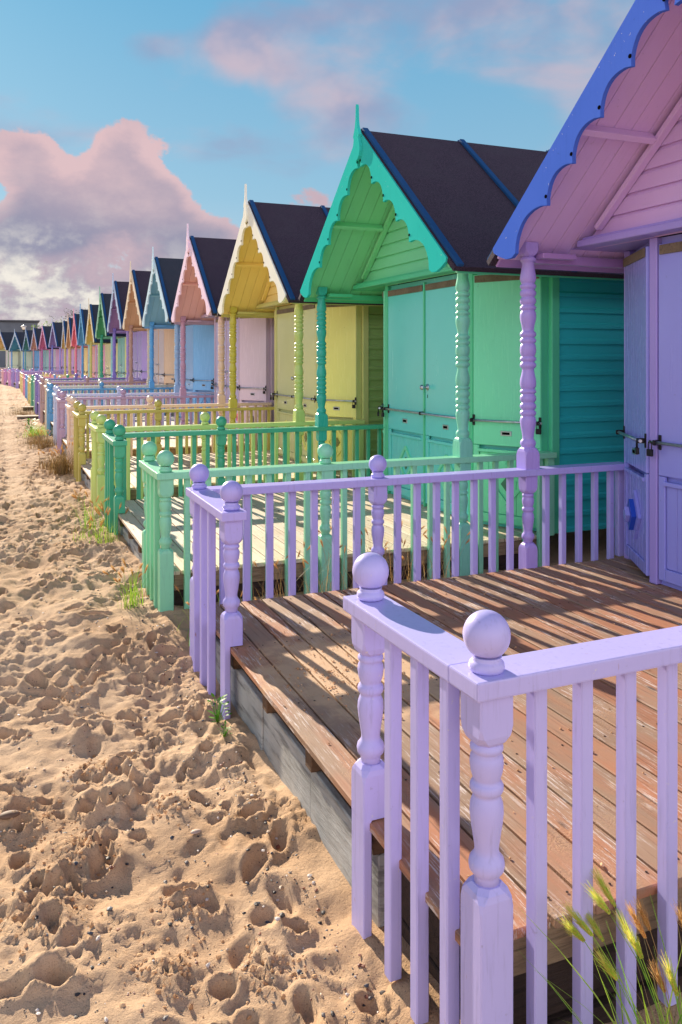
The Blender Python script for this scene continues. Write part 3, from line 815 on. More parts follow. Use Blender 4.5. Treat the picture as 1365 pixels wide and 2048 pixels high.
def build_sand():
    xs = np.array(sorted(set(np.round([-500, -300, -180, -110, -70, -50] + gaps(-36, -8, 1.2) + gaps(-8, -2, .12) + gaps(-2, -.5, .028) + gaps(-.5, 1.12, .0125) + gaps(1.12, 4.2, .045) + gaps(4.2, 9, .4) + gaps(9, 60, 4) + [90, 150, 260, 500], 4))))
    ys = np.array(sorted(set(np.round([-60, -30, -15, -8] + gaps(-5, 1.2, .08) + gaps(1.2, 5.5, .0125) + gaps(5.5, 9, .02) + gaps(9, 16, .035) + gaps(16, 30, .07) + gaps(30, 75, .2) + gaps(75, 140, 3) + [160, 200, 260, 350, 500, 900], 4))))
    X, Y = np.meshgrid(xs, ys)
    H = base_h(X, Y)
    open_ = np.clip((1.10 - X) / .10, 0, 1) + .35 * (X > 1.1) * (X < 4.2)
    fade = np.clip((90 - Y) / 40, 0, 1) * np.clip((X + 40) / 30, 0, 1) * open_
    H = H + fade * ((fbm(X * 1.6, Y * 1.6, 3, 3) - .5) * .10 + (fbm(X * 6.5, Y * 5.0, 3, 9) - .5) * .08 + (fbm(X * 17, Y * 14, 4, 21, .6) - .5) * .050 * (.35 + .9 * np.clip((fbm(X * 2.1, Y * 1.6, 3, 90) - .42) / .16, 0, 1)))
    # footprints
    r = random.Random(5)
    P = []
    def scatter(n, x0, x1, y0, y1):
        for _ in range(n): P.append((r.uniform(x0, x1), r.uniform(y0, y1), r.uniform(.026, .080), r.uniform(.018, .040), r.gauss(0, .9), r.uniform(.008, .036)))
    scatter(230, -.5, 1.0, 1.6, 5.5); scatter(520, -.8, .92, 5.5, 14); scatter(700, -1, .95, 14, 34); scatter(160, -2, -.5, 1, 12); scatter(260, -6, -.8, 1, 30); scatter(90, -3, .9, 34, 60)
    for (px, py, L, W, a, D) in P:
        R = max(L, W) * 2.4
        i0, i1 = np.searchsorted(ys, [py - R, py + R]); j0, j1 = np.searchsorted(xs, [px - R, px + R])
        if i1 - i0 < 3 or j1 - j0 < 3: continue
        dx = X[i0:i1, j0:j1] - px; dy = Y[i0:i1, j0:j1] - py
        ca, sa = math.cos(a), math.sin(a)
        u = (dy * ca + dx * sa) / L; v = (dx * ca - dy * sa) / (W * (1 + .25 * np.clip(u, -1, 1)))
        wob = 1 + .35 * (vnoise(X[i0:i1, j0:j1] * 22, Y[i0:i1, j0:j1] * 22, 77) - .5)
        rr = np.sqrt(u * u + v * v) * wob
        H[i0:i1, j0:j1] += -D * 1.15 * np.exp(-rr ** 4.5) + D * .55 * np.exp(-((rr - 1.3) / .34) ** 2)
    tr = np.exp(-((X - .18) / .11) ** 4) * np.clip((Y - 8) / 3, 0, 1) * .6
    H = H * (1 - tr) + base_h(X, Y) * tr
    # crumbly clods of damp sand
    cl = [(.14, 2.70, .15), (.26, 3.05, .10), (.55, 2.62, .07), (.62, 3.2, .06), (.10, 3.3, .08), (.35, 3.62, .07), (.7, 2.25, .07), (.45, 2.35, .08), (.82, 3.0, .05), (.3, 4.4, .07), (.6, 4.1, .06), (.12, 5.1, .08)]
    msk = np.zeros_like(H)
    for (cx, cy, cr) in cl:
        msk = np.maximum(msk, np.exp(-(((X - cx) ** 2 + ((Y - cy) * .8) ** 2) / cr ** 2) ** 1.5))
    msk = np.maximum(msk, .5 * np.clip((fbm(X * 3.1, Y * 2.4, 3, 50) - .60) / .08, 0, 1) * (X > -3) * (X < 1.1) * (Y < 14))
    cn = 1 - np.abs(fbm(X * 34, Y * 30, 3, 61, .6) * 2 - 1)
    H = H + msk * np.clip(cn - .5, 0, 1) * .058
    # tyre tread / sandal ripple patches
    for (cx, cy, cr, ang, fr) in ((.02, 2.72, .14, .5, 210), (.66, 2.55, .07, 1.2, 260), (.52, 2.9, .05, .2, 260), (.72, 2.0, .08, 1.4, 110)):
        m = np.exp(-(((X - cx) ** 2 + (Y - cy) ** 2) / cr ** 2) ** 2)
        H = H + m * .005 * np.sin((X * math.sin(ang) + Y * math.cos(ang)) * fr)
    # keep the sand under the decks clear of the timber
    H = np.where((X > 1.12) & (X < 4.0), np.minimum(H, -.20), H)
    nr, nc = H.shape
    co = np.stack([X, Y, H], -1).reshape(-1, 3).astype(np.float32)
    I = np.arange(nr * nc).reshape(nr, nc)
    q = np.stack([I[:-1, :-1], I[:-1, 1:], I[1:, 1:], I[1:, :-1]], -1).reshape(-1, 4)
    me = bpy.data.meshes.new('sand')
    me.vertices.add(len(co)); me.vertices.foreach_set('co', co.ravel())
    me.loops.add(q.size); me.loops.foreach_set('vertex_index', q.ravel().astype(np.int32))
    me.polygons.add(len(q)); me.polygons.foreach_set('loop_start', np.arange(0, q.size, 4, dtype=np.int32))
    me.polygons.foreach_set('loop_total', np.full(len(q), 4, dtype=np.int32))
    me.polygons.foreach_set('use_smooth', np.ones(len(q), dtype=bool))
    me.update(); me.validate()
    def hat(x, y):
        j = int(np.clip(np.searchsorted(xs, x), 1, nc - 1)); i = int(np.clip(np.searchsorted(ys, y), 1, nr - 1))
        return float(H[i, j])
    return me, hat
sand_me, HAT = build_sand()
struct(link('sand_ground', sand_me, sand_mat()))

# pebbles, shell bits and crumbs: nobody could count them
def ico():
    bm = bmesh.new(); bmesh.ops.create_icosphere(bm, subdivisions=1, radius=1)
    v = np.array([x.co[:] for x in bm.verts]); f = [[x.index for x in p.verts] for p in bm.faces]; bm.free(); return v, np.array(f)
IV, IF = ico()
def scatter_stones(n, region, size, flat=.55, pw=2.5):
    vs = []; fs = []; k = 0
    for _ in range(n):
        x, y = region(); s = size[0] + (size[1] - size[0]) * random.random() ** pw
        z = HAT(x, y)
        sc_ = np.array([s * random.uniform(.7, 1.4), s * random.uniform(.7, 1.4), s * random.uniform(.35, .9) * flat * 1.5])
        P = IV * sc_ * (1 + rng.uniform(-.25, .25, (len(IV), 1)))
        a = random.uniform(0, 6.28); R = np.array([[math.cos(a), -math.sin(a), 0], [math.sin(a), math.cos(a), 0], [0, 0, 1]])
        P = P @ R.T + np.array([x, y, z + s * .2]); vs.append(P); fs.append(IF + k); k += len(IV)
    V = np.concatenate(vs); F = np.concatenate(fs)
    me = bpy.data.meshes.new('pebbles'); me.from_pydata(V.tolist(), [], F.tolist()); me.update(); return me
def reg_front():
    y = 1.7 + 7.5 * random.random() ** 1.6
    return (random.uniform(-.4, .98), y)
def reg_edge():
    y = random.uniform(1.5, 6.5); return (.97 - abs(random.gauss(0, .13)), y)
M_PEB = island_mat('beach_pebbles', [(44, 40, 44), (92, 84, 84), (150, 96, 66), (60, 52, 50), (210, 200, 190), (120, 70, 52), (70, 74, 84), (176, 150, 124), (38, 34, 36)])
struct(link('pebbles', scatter_stones(2300, reg_front, (.0016, .0085)), M_PEB), 'stuff')
struct(link('shingle_fragments', scatter_stones(900, reg_edge, (.0016, .008)), M_PEB), 'stuff')
CLODS = [(.14, 2.70, .10), (.26, 3.05, .07), (.55, 2.62, .06), (.62, 3.2, .05), (.7, 2.25, .06), (.45, 2.35, .07), (.1, 3.3, .07), (.35, 3.62, .06), (.3, 4.4, .06)]
def reg_clod():
    c_ = random.choice(CLODS); return (random.gauss(c_[0], c_[2]), random.gauss(c_[1], c_[2] * 1.2))
M_CRUMB = island_mat('sand_crumbs', [(214, 172, 126), (196, 152, 108), (220, 180, 136), (184, 140, 98)], .95)
struct(link('sand_crumbs', scatter_stones(1400, reg_clod, (.0015, .0075), .9), M_CRUMB), 'stuff')
def deck_crumbs():
    vs = []; fs = []; k = 0
    for _ in range(900):
        if random.random() < .75: x = random.gauss(1.42, .17); y = random.gauss(3.42, .22)
        else: x = random.uniform(1.05, 3.0); y = random.uniform(1.75, 4.4)
        if x < 1.04 or x > 3.6 or not (1.72 < y < 4.5): continue
        s = .0012 + .0055 * random.random() ** 3
        P = IV * np.array([s, s * random.uniform(.7, 1.3), s * .7]) * (1 + rng.uniform(-.3, .3, (len(IV), 1))) + np.array([x, y, s * .4])
        vs.append(P); fs.append(IF + k); k += len(IV)
    me = bpy.data.meshes.new('spilt'); me.from_pydata(np.concatenate(vs).tolist(), [], np.concatenate(fs).tolist()); me.update(); return me
struct(link('spilt_sand', deck_crumbs(), M_CRUMB), 'stuff')

# larger single stones
for (x, y, s, c, lab) in ((.66, 2.98, .016, (196, 170, 150), 'pale rounded pebble on the sand near the deck skirt'), (.03, 3.33, .03, (120, 92, 70), 'brown flat stone at the left edge of the footprints')):
    mb = MB(); mb.lathe(0, 0, [(-s * .4, s * .6), (-s * .2, s * .95), (.0, s), (s * .25, s * .8), (s * .42, s * .35), (s * .45, .001)], 14)
    o = link('pebble', mb.mesh('pebble'), flat_mat('stone', c, .7), None, (x, y, HAT(x, y) + s * .2)); o.scale = (1.3, .8, .8); tag(o, lab, 'stone')
# dark driftwood end at the bottom
mb = MB()
mb.tube([(-.055, .02, .0), (-.03, .018, .018), (.0, .008, .022), (.03, -.006, .020), (.055, -.03, .006)], .018, 10, taper=.8)
mb.tube([(.02, .0, .018), (.028, -.02, .012), (.02, -.045, -.002)], .012, 8, taper=.7)
o = link('driftwood', mb.mesh('driftwood'), timber((48, 42, 42), .5, 'charred_wood', (40, 40, 8)), None, (.50, 2.05, HAT(.50, 2.05) + .002)); tag(o, 'black charred driftwood fork half buried in the foreground sand', 'driftwood')

# ------------------------------------------------------------------ grasses and weeds
M_GREEN = leaf_mat('green_blades', [(110, 176, 40), (176, 206, 70), (140, 170, 50)])
M_DRY = leaf_mat('dry_blades', [(176, 136, 80), (120, 92, 52), (206, 172, 116), (128, 122, 66)])
M_BRUSH = leaf_mat('brushy_blades', [(150, 112, 64), (92, 72, 42), (180, 146, 96), (104, 104, 56)], .2)
M_EARG = leaf_mat('barley_ears', [(176, 214, 80), (214, 216, 100), (226, 196, 100)], .6)
M_EARD = leaf_mat('dry_ears', [(214, 170, 100), (196, 140, 80), (224, 190, 130)], .5)
M_LEAF = leaf_mat('weed_leaves', [(70, 140, 30), (110, 170, 40)])
def stalk(h, lean, az, n=7):
    pts = []
    for i in range(n):
        t_ = i / (n - 1); q = lean * t_ ** 1.9
        pts.append(Vector((math.cos(az) * q, math.sin(az) * q, h * t_ * (1 - .12 * lean / max(h, .01) * t_))))
    return pts
def ear(mb, p, d, L, r_, n_awn, awn):
    d = d.normalized(); u = d.orthogonal().normalized(); w = d.cross(u)
    for k in range(n_awn):
        t_ = k / n_awn; a = k * 2.4
        o = p + d * (L * t_)
        rad = (math.cos(a) * u + math.sin(a) * w)
        base = o + rad * r_ * math.sin(math.pi * min(1, .15 + t_ * .85)) * .5
        # grain
        s = base + rad * r_ * .5 + d * L * .12
        side = d.cross(rad)
        mb.ribbon([base, base.lerp(s, .5) + rad * r_ * .2, s], r_ * .9, side)
        tip = s + d * awn * random.uniform(.7, 1.1) + rad * awn * random.uniform(.10, .34)
        mb.ribbon([s, tip], r_ * .13, side)
def tuft(name, label, cat, x, y, nb_, hh, spread, ears, mblade, mear, seed, z=None, earL=.05, wblade=.005, group=None, bias=None, hmin=.5):
    r = random.Random(seed); z = HAT(x, y) - .01 if z is None else z
    root = thing(name, label, cat, (x, y, z), 0, group)
    mb = MB()
    for k in range(nb_):
        az = r.uniform(0, 6.28) if bias is None else r.gauss(bias, .9)
        h = hh * r.uniform(hmin, 1.0); pts = [p + Vector((r.gauss(0, spread * .35) if i == -1 else 0, 0, 0)) for i, p in enumerate(stalk(h, h * r.uniform(.1, .75), az))]
        o = Vector((r.gauss(0, spread), r.gauss(0, spread), 0)); side = Vector((-math.sin(az + r.uniform(-.8, .8)), math.cos(az), 0)).normalized()
        mb.ribbon([p + o for p in pts], wblade * r.uniform(.6, 1.2), side)
    mats = []
    for k in range(ears):
        az = r.uniform(0, 6.28) if bias is None else r.gauss(bias, .7)
        h = hh * r.uniform(.75, 1.1); pts = stalk(h, h * r.uniform(.12, .5), az); o = Vector((r.gauss(0, spread), r.gauss(0, spread), 0))
        pts = [p + o for p in pts]; mb.tube(pts, wblade * .22, 5, taper=.6)
        mats.append((pts[-1], pts[-1] - pts[-2]))
    link('blades', mb.mesh('blades'), mblade, root)
    for (p, d) in mats:
        e = MB(); ear(e, p - d * .1, d + Vector((0, 0, -.3 * d.length)), earL * r.uniform(.7, 1.1), earL * .10, 64, earL * .6)
        link('seed_head', e.mesh('seed_head'), mear, root)
    return root
def weed(label, x, y, n, s, seed, z=None):
    r = random.Random(seed); mb = MB(); z = HAT(x, y) if z is None else z
    for k in range(n):
        az = r.uniform(0, 6.28); q = r.uniform(.2, 1) * s * .7; hh = r.uniform(.1, 1) * s
        p = Vector((math.cos(az) * q * .5, math.sin(az) * q * .5, hh)); mb.tube([(0, 0, -.01), p], .0012, 4)
        d = Vector((math.cos(az), math.sin(az), r.uniform(.1, .6))).normalized(); side = d.cross(Vector((0, 0, 1))).normalized()
        L = s * r.uniform(.18, .34)
        a = [p, p + d * L * .3 + side * L * .22, p + d * L * .7 + side * L * .2, p + d * L, p + d * L * .7 - side * L * .2, p + d * L * .3 - side * L * .22]
        mb.poly(a)
    o = link('weed', mb.mesh('weed'), M_LEAF, None, (x, y, z)); return tag(o, label, 'weed')

# big barley clump at the lower right, in the gap beside the near railing
tuft('barley_clump', 'dense green barley blades before the near lilac railing, bottom right', 'grass', 1.38, 1.37, 60, .56, .05, 0, M_GREEN, M_EARG, 3, z=-.42, wblade=.009)
tuft('barley_clump', 'bristly green barley ears leaning left over the lowest lilac balusters', 'grass', 1.38, 1.36, 24, .56, .035, 10, M_GREEN, M_EARG, 5, z=-.44, earL=.060, wblade=.006, bias=2.6, hmin=.35)
tuft('barley_clump', 'straw coloured barley ears rising at the far right behind the greener ones', 'grass', 1.47, 1.42, 16, .54, .04, 10, M_DRY, M_EARD, 8, z=-.44, earL=.055, wblade=.005)
# along the beach edge
tuft('grass_tuft', 'green gold grass tuft on the sand at the mint railing corner post', 'grass', .80, 5.52, 34, .26, .035, 12, M_GREEN, M_EARD, 12, earL=.04)
tuft('grass_tuft', 'dry straw litter at the foot of the mint railing', 'grass', .90, 5.72, 40, .13, .06, 0, M_DRY, M_EARD, 13)
tuft('grass_tuft', 'tall feathery grass by the teal green railing post', 'grass', .86, 7.35, 30, .30, .05, 12, M_GREEN, M_EARD, 14, earL=.045)
tuft('grass_tuft', 'tall yellowing grass between the teal and lime railings', 'grass', .80, 8.0, 30, .34, .06, 12, M_GREEN, M_EARD, 15, earL=.045)
tuft('grass_tuft', 'low green grass spreading on the sand left of the teal green post', 'grass', .72, 7.6, 30, .13, .09, 4, M_GREEN, M_EARD, 16)
for k, (x, y, hh, n, sp, lab) in enumerate(((.80, 12.2, .40, 110, .08, 'tall dry golden grass clump beside the olive yellow railing'), (.74, 12.9, .30, 90, .10, 'spreading dry brown grass behind the golden clump'), (.76, 15.9, .30, 100, .12, 'dry brown bushy grass beside the mauve railing'), (.66, 17.0, .26, 90, .14, 'dry grass mound with green shoots near the pale blue railing'), (.72, 18.6, .30, 80, .13, 'green and yellow weeds by the blue railing posts'), (.60, 25.9, .3, 60, .2, 'bright weeds past the timber steps'))):
    tuft('dry_grass', lab, 'grass', x, y, int(n * 3.2), hh, sp, 12 if k < 3 else 4, M_BRUSH if k != 4 else M_GREEN, M_EARD, 30 + k, earL=.05, wblade=.006, hmin=.25)
# in the sandy gap between the lilac and the green decks
for k, (x, y, hh, n, e, mt, lab) in enumerate(((1.13, 4.80, .20, 26, 5, 0, 'short green gold grass behind the lilac corner posts'), (1.32, 4.86, .16, 22, 4, 0, 'small golden grass sprig between the first lilac balusters'), (1.62, 4.95, .34, 14, 7, 1, 'thin dry stalks between lilac and mint railings'), (1.9, 4.9, .36, 16, 8, 1, 'wispy straw grass left of the lilac middle post'), (2.18, 4.95, .40, 18, 9, 1, 'tall dry grass right behind the lilac middle post'), (2.5, 4.98, .38, 16, 8, 1, 'straw coloured grass in the gap left of the porch post'), (2.82, 5.0, .34, 14, 7, 1, 'dry grass clump nearest the lilac porch post'))):
    tuft('gap_grass', lab, 'grass', x, y, n * 2, hh * 1.25, .07, e + 3, M_GREEN if mt == 0 else M_DRY, M_EARD, 50 + k, earL=.035, wblade=.004)
for k, (x, y, lab) in enumerate(((1.5, 8.65, 'grass between the green and yellow decks, nearest the beach'), (2.3, 8.7, 'grass between the green and yellow decks, by the porch'), (1.6, 12.3, 'grass between the yellow and pink decks'))):
    tuft('gap_grass', lab, 'grass', x, y, 22, .3, .08, 6, M_DRY, M_EARD, 70 + k, earL=.035, wblade=.005)
weed('small bright green weed at the foot of the lilac corner post', .945, 3.80, 26, .12, 1)
weed('little green weed trailing below the lilac corner post', .93, 3.62, 16, .06, 2)
weed('dark green rosette weed in the gap beside the mint post', 1.16, 5.12, 18, .07, 3)
weed('green weeds by the base of the blue railing, far down the row', .62, 19.6, 60, .3, 4)

# ------------------------------------------------------------------ timber steps on the sand further down
for (x0, x1, y0, y1, z1, lab) in ((.40, .98, 23.95, 24.30, -.13, 'low timber step with pale top before the purple gabled hut'), (.62, .98, 27.3, 27.7, -.06, 'small timber step before the bottle green gabled hut')):
    root = thing('timber_step', lab, 'step', ((x0 + x1) / 2, (y0 + y1) / 2, -.27), 0, 'steps up to the decks')
    mb = MB(); w = (x1 - x0) / 2
    for k in range(2): mb.box(-w, w, -.25 + k * .168, -.25 + k * .168 + .16, z1 + .19, z1 + .225, .003)
    link('tread', mb.mesh('tread'), timber((196, 176, 150), .6, 'step_timber', (3, 40, 40)), root)
    mb = MB()
    for sx in (-w + .02, w - .06): mb.box(sx, sx + .04, -.22, .22, -.05, z1 + .189, .002)
    mb.box(-w + .061, w - .061, -.23, -.20, .0, z1 + .189, .002)
    link('step_frame', mb.mesh('step_frame'), M_DBEAM, root)

# bright pink cloth tied to the pink hut's railing
mb = MB()
for k in range(5):
    mb.poly([(0, .0 + .004 * k, -.02 * k), (.07 - .01 * k, .012 * (k % 2), -.02 - .035 * k), (.05, .01, -.06 - .035 * k), (-.02, .004, -.05 - .02 * k)])
o = link('cloth', mb.mesh('cloth'), leaf_mat('pink_cloth', [(230, 30, 140), (210, 20, 120)], .3), None, (3.62, 13.2, .50)); tag(o, 'bright pink scrap of cloth by the doors of the pink gabled hut', 'cloth')

# ------------------------------------------------------------------ far background
def building():
    root = thing('flat_roofed_building', 'long grey flat roofed building beyond the far huts at left', 'building', (-16, 142, -.2))
    mb = MB(); mb.box(-26, 21.4, -4, 8, 0, 7.35, .05); link('wall', mb.mesh('wall'), flat_mat('grey_render', (104, 112, 122), .8, 0, .3, .6), root)
    mb = MB(); mb.box(-26.3, 21.7, -4.3, 8.3, 7.352, 7.6, .03); link('parapet', mb.mesh('parapet'), flat_mat('parapet', (80, 84, 92), .7), root)
    mb = MB(); mb.box(4.4, 6.7, -4.15, -4.02, 2.5, 7.0, .02); link('tall_window', mb.mesh('tall_window'), flat_mat('blue_glass', (80, 120, 190), .15), root)
    for k in range(6):
        mb = MB(); mb.box(-24 + k * 4.2, -21.6 + k * 4.2, -4.12, -4.02, 2.0, 4.6, .02); link('window', mb.mesh('window'), flat_mat('dim_glass', (50, 60, 76), .15), root)
building()
root = thing('street_lamp', 'street lamp with a white glass lantern above the far left huts', 'street lamp', (2.35, 96.5, -.2))
mb = MB(); mb.lathe(0, 0, [(0, .12), (.8, .10), (.85, .07), (4.6, .05), (4.7, .12), (4.75, .05)], 12); link('pole', mb.mesh('pole'), flat_mat('lamp_post', (52, 60, 66), .5, .3), root)
mb = MB(); mb.lathe(0, 0, [(4.76, .08), (4.80, .16), (5.06, .24), (5.08, .2)], 16); link('lantern', mb.mesh('lantern'), flat_mat('lantern_glass', (236, 236, 226), .2, 0, .05), root)
mb = MB(); mb.lathe(0, 0, [(5.09, .34), (5.13, .30), (5.22, .12), (5.28, .03)], 16); link('lantern_cap', mb.mesh('lantern_cap'), flat_mat('lamp_cap', (210, 210, 206), .4), root)
def house():
    root = thing('house', 'distant house with brown tiled roof showing above the mustard gabled hut', 'house', (12.3, 96, -.2))
    mb = MB(); mb.box(-2, 2, -2, 2, 0, 6.3); link('wall', mb.mesh('wall'), flat_mat('brick', (140, 96, 76), .9), root)
    mb = MB(); mb.prism([(-2.9, 5.9), (2.9, 5.9), (0, 8.5)], -2.2, 2.2, M=Matrix.Rotation(math.radians(-80), 4, 'Z')); link('roof', mb.mesh('roof'), timber((130, 96, 82), .6, 'roof_tiles', (6, 6, 12)), root)
house()
def tree(x, y, h, R, n, label, mleaf, seed, bare=False):
    r = random.Random(seed); root = thing('tree', label, 'tree', (x, y, -.2))
    mb = MB(); mb.tube([(0, 0, 0), (.1, .05, h * .3), (-.05, .1, h * .6), (0, 0, h * .92)], .22, 8, taper=.2)
    tips = []
    for k in range(46):
        a = r.uniform(0, 6.28); z0 = h * r.uniform(.35, .85); L = R * r.uniform(.5, 1.0) * (1.15 - .5 * z0 / h)
        p0 = Vector((0, 0, z0)); p2 = p0 + Vector((math.cos(a) * L, math.sin(a) * L, L * r.uniform(.25, .8))); p1 = p0.lerp(p2, .5) + Vector((0, 0, .12 * L))
        mb.tube([p0, p1, p2], .05, 5, taper=.2); tips += [p1, p2, p1.lerp(p2, .5)]
        for q in range(5):
            s = p0.lerp(p2, r.uniform(.3, 1)); e = s + Vector((r.gauss(0, 1), r.gauss(0, 1), r.uniform(.2, 1.2))) * R * .2; mb.tube([s, e], .018, 4, taper=.3); tips.append(e)
    link('trunk', mb.mesh('trunk'), timber((84, 70, 60), .5, 'bark', (20, 20, 4)), root)
    mb = MB()
    for k in range(n):
        p = r.choice(tips) + Vector((r.gauss(0, .28), r.gauss(0, .28), r.gauss(0, .25)))
        d = Vector((r.gauss(0, 1), r.gauss(0, 1), r.gauss(0, 1))).normalized(); u = d.orthogonal().normalized(); s = r.uniform(.07, .15)
        mb.poly([p - d * s, p + u * s * .6, p + d * s, p - u * s * .6])
    link('crown', mb.mesh('crown'), mleaf, root)
M_TL = leaf_mat('tree_leaves', [(60, 72, 60), (84, 92, 66), (104, 110, 80)])
tree(10.0, 120, 8.3, 4.2, 1100, 'sparse leafed tree behind the roofs of the brown and golden huts', M_TL, 4)
tree(6.2, 112, 6.2, 2.6, 1500, 'small green tree behind the raspberry and apricot huts', leaf_mat('fresh_leaves', [(110, 150, 60), (150, 170, 80)]), 9)
tree(15, 128, 7.4, 3.6, 1200, 'dusky tree behind the red gabled hut', M_TL, 6)

# ------------------------------------------------------------------ light, sky, camera
def pix_dir(px, py):
    f = 1645.0; psi = math.radians(22.5)
    r = (px - 682.5) / f; u = (717 - py) / f; d = 1.0
    return Vector((math.cos(psi) * r + math.sin(psi) * d, -math.sin(psi) * r + math.cos(psi) * d, u)).normalized()
W = bpy.data.worlds.new('World'); SC.world = W; W.use_nodes = True
t = NT(W.node_tree); bg = t.n['Background']
sky = t.new('ShaderNodeTexSky'); sky.sky_type = 'NISHITA'; sky.sun_disc = False
sky.sun_elevation = SUN_EL; sky.sun_rotation = -SUN_AZ; sky.air_density = 1.0; sky.dust_density = .35; sky.ozone_density = 2.0
tc = t.new('ShaderNodeTexCoord'); sep = t.new('ShaderNodeSeparateXYZ'); t.set(sep.inputs[0], tc.outputs['Generated'])
x, y, z = sep.outputs
az = t.math('ARCTAN2', x, y); el = t.math('ARCSINE', z)
comb = t.new('ShaderNodeCombineXYZ'); t.set(comb.inputs[0], az); t.set(comb.inputs[1], t.math('MULTIPLY', el, 1.35)); P = comb.outputs[0]
def blob(px, py, rx, ry, amp, rot=0):
    d = pix_dir(px, py); a = math.atan2(d.x, d.y); e = math.asin(d.z)
    rx /= 1645.0; ry /= 1645.0
    u = t.math('SUBTRACT', az, a); v = t.math('SUBTRACT', el, e)
    c_, s_ = math.cos(rot), math.sin(rot)
    uu = t.math('DIVIDE', t.math('ADD', t.math('MULTIPLY', u, c_), t.math('MULTIPLY', v, s_)), rx)
    vv = t.math('DIVIDE', t.math('SUBTRACT', t.math('MULTIPLY', v, c_), t.math('MULTIPLY', u, s_)), ry)
    q = t.math('ADD', t.math('MULTIPLY', uu, uu), t.math('MULTIPLY', vv, vv))
    return t.math('MULTIPLY', t.math('EXPONENT', t.math('MULTIPLY', q, -1)), amp)
def total(bl):
    s = None
    for b_ in bl:
        o = blob(*b_); s = o if s is None else t.math('ADD', s, o)
    return s
n1 = t.noise(P, 9, 8, .60, .25); n2 = t.noise(t.map(P, (1, 1, 1), (3.1, 1.7, 0)), 26, 6, .6); nw = t.noise(t.map(P, (1.0, 1.5, 1), (7, 2, 0)), 5, 7, .52, .3)
cum = total([(50, 300, 70, 50, .62), (90, 390, 90, 65, .7), (225, 320, 70, 65, .9), (305, 395, 85, 60, .85), (190, 430, 160, 60, .75), (380, 470, 65, 45, .62), (60, 480, 150, 45, .75), (170, 570, 360, 55, .62), (60, 640, 240, 50, .6), (330, 530, 120, 45, .4), (620, 395, 65, 38, .42), (470, 470, 50, 26, .42), (140, 315, 30, 34, -.16), (0, 400, 30, 30, -.2)])
wisp = total([(460, 90, 60, 40, .55), (540, 130, 110, 55, .55), (690, 200, 120, 80, .6), (620, 20, 180, 45, .5), (930, 50, 200, 90, .42), (1200, 80, 200, 110, .5), (300, 80, 60, 30, .35), (470, 270, 90, 40, .32), (-700, 200, 700, 140, .5), (2300, 200, 800, 150, .5)])
cmask = t.step(t.math('ADD', cum, t.math('MULTIPLY', t.math('SUBTRACT', n1, .5), 1.9)), .38, .50)
wmask = t.math('MULTIPLY', t.step(t.math('ADD', wisp, t.math('MULTIPLY', t.math('SUBTRACT', nw, .5), 1.5)), .16, .70), .82)
skyc0 = t.mix(1.0, sky.outputs[0], (.66, .93, 1.0, 1), 'MULTIPLY')
grad = t.ramp(t.math('DIVIDE', el, 1.2), [(0.0, (.66, .70, .75)), (.06, (.58, .66, .75)), (.16, (.32, .56, .74)), (.34, (.16, .47, .73)), (.50, (.05, .20, .42)), (1.0, (.03, .12, .32))])
gs_ = t.new('ShaderNodeVectorMath', operation='SCALE'); t.set(gs_.inputs[0], grad); gs_.inputs['Scale'].default_value = 5.2
skyc = t.mix(.90, skyc0, gs_.outputs[0])
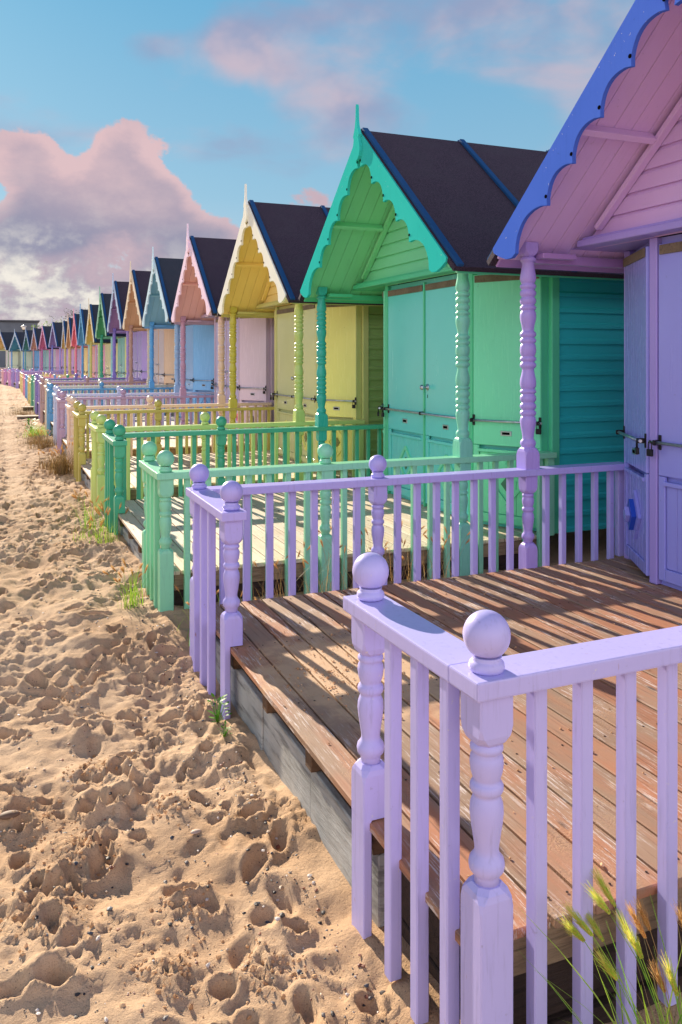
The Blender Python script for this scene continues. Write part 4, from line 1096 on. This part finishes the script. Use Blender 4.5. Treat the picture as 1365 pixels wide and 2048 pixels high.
# clouds: sunlit rims, mauve bodies, luminous towards the hidden sun
glow = total([(150, 600, 260, 70, 1.0), (190, 520, 120, 50, .35), (-250, 640, 420, 160, 1.2)])
warm = total([(230, 330, 150, 75, 1.0), (70, 330, 90, 60, .6), (300, 420, 150, 40, .5)])
lum = t.math('ADD', t.math('MULTIPLY', t.math('SUBTRACT', n2, .5), .9), .0)
dens = t.math('ADD', cum, t.math('MULTIPLY', t.math('SUBTRACT', n1, .5), 1.5))
rim = t.math('SUBTRACT', 1, t.step(t.math('ADD', dens, t.math('MULTIPLY', lum, .25)), .45, 1.0))
lit = t.math('ADD', t.math('MULTIPLY', rim, .65), t.math('MULTIPLY', warm, t.math('MULTIPLY_ADD', lum, .8, .62)), clamp=True)
body = t.mix(lit, (1.7, 1.65, 2.35, 1), (4.5, 3.1, 3.2, 1))
body = t.mix(t.math('MULTIPLY', glow, t.step(t.math('ADD', n1, t.math('MULTIPLY', lum, .5)), .40, .62), clamp=True), body, t.mix(t.step(n2, .3, .7), (3.0, 2.9, 3.1, 1), (5.6, 5.2, 4.6, 1)))
wcol = t.mix(t.step(t.noise(t.map(P, (1, 1, 1), (1, 5, 0)), 8, 4, .5), .38, .64), (2.0, 2.1, 3.1, 1), (3.8, 2.9, 3.3, 1))
c1 = t.mix(wmask, skyc, wcol)
c2 = t.mix(t.math('MULTIPLY', cmask, .94), c1, body)
# unseen bright cloud banks opposite the sun, added to fill camera-facing shaded faces
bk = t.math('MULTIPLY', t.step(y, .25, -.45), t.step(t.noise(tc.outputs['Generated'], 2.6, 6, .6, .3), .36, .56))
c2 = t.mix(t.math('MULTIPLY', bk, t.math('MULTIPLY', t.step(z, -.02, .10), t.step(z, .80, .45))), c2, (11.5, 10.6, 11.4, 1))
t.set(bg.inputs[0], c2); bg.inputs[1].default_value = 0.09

sd = bpy.data.lights.new('sun', 'SUN'); sd.energy = 5.0; sd.angle = math.radians(.55); sd.color = (1.0, .87, .70)
so = bpy.data.objects.new('sun', sd); C.objects.link(so)
dirv = Vector((-math.sin(SUN_AZ) * math.cos(SUN_EL), math.cos(SUN_AZ) * math.cos(SUN_EL), math.sin(SUN_EL)))
so.rotation_euler = dirv.to_track_quat('Z', 'Y').to_euler(); so.location = (0, 20, 20)

cd = bpy.data.cameras.new('camera'); cam = bpy.data.objects.new('camera', cd); C.objects.link(cam)
cam.location = (0, 0, EYE); cam.rotation_euler = (math.radians(90), 0, -math.radians(22.5))
cd.sensor_fit = 'HORIZONTAL'; cd.sensor_width = 36; cd.lens = 1645 / 1365 * 36; cd.shift_y = -307 / 1365; cd.clip_end = 3000; cd.clip_start = .05
SC.camera = cam
SC.view_settings.view_transform = 'Standard'; SC.view_settings.look = 'None'; SC.view_settings.exposure = 0.92; SC.view_settings.gamma = 1.0
SC.cycles.max_bounces = 8; SC.cycles.diffuse_bounces = 4; SC.cycles.use_denoising = True
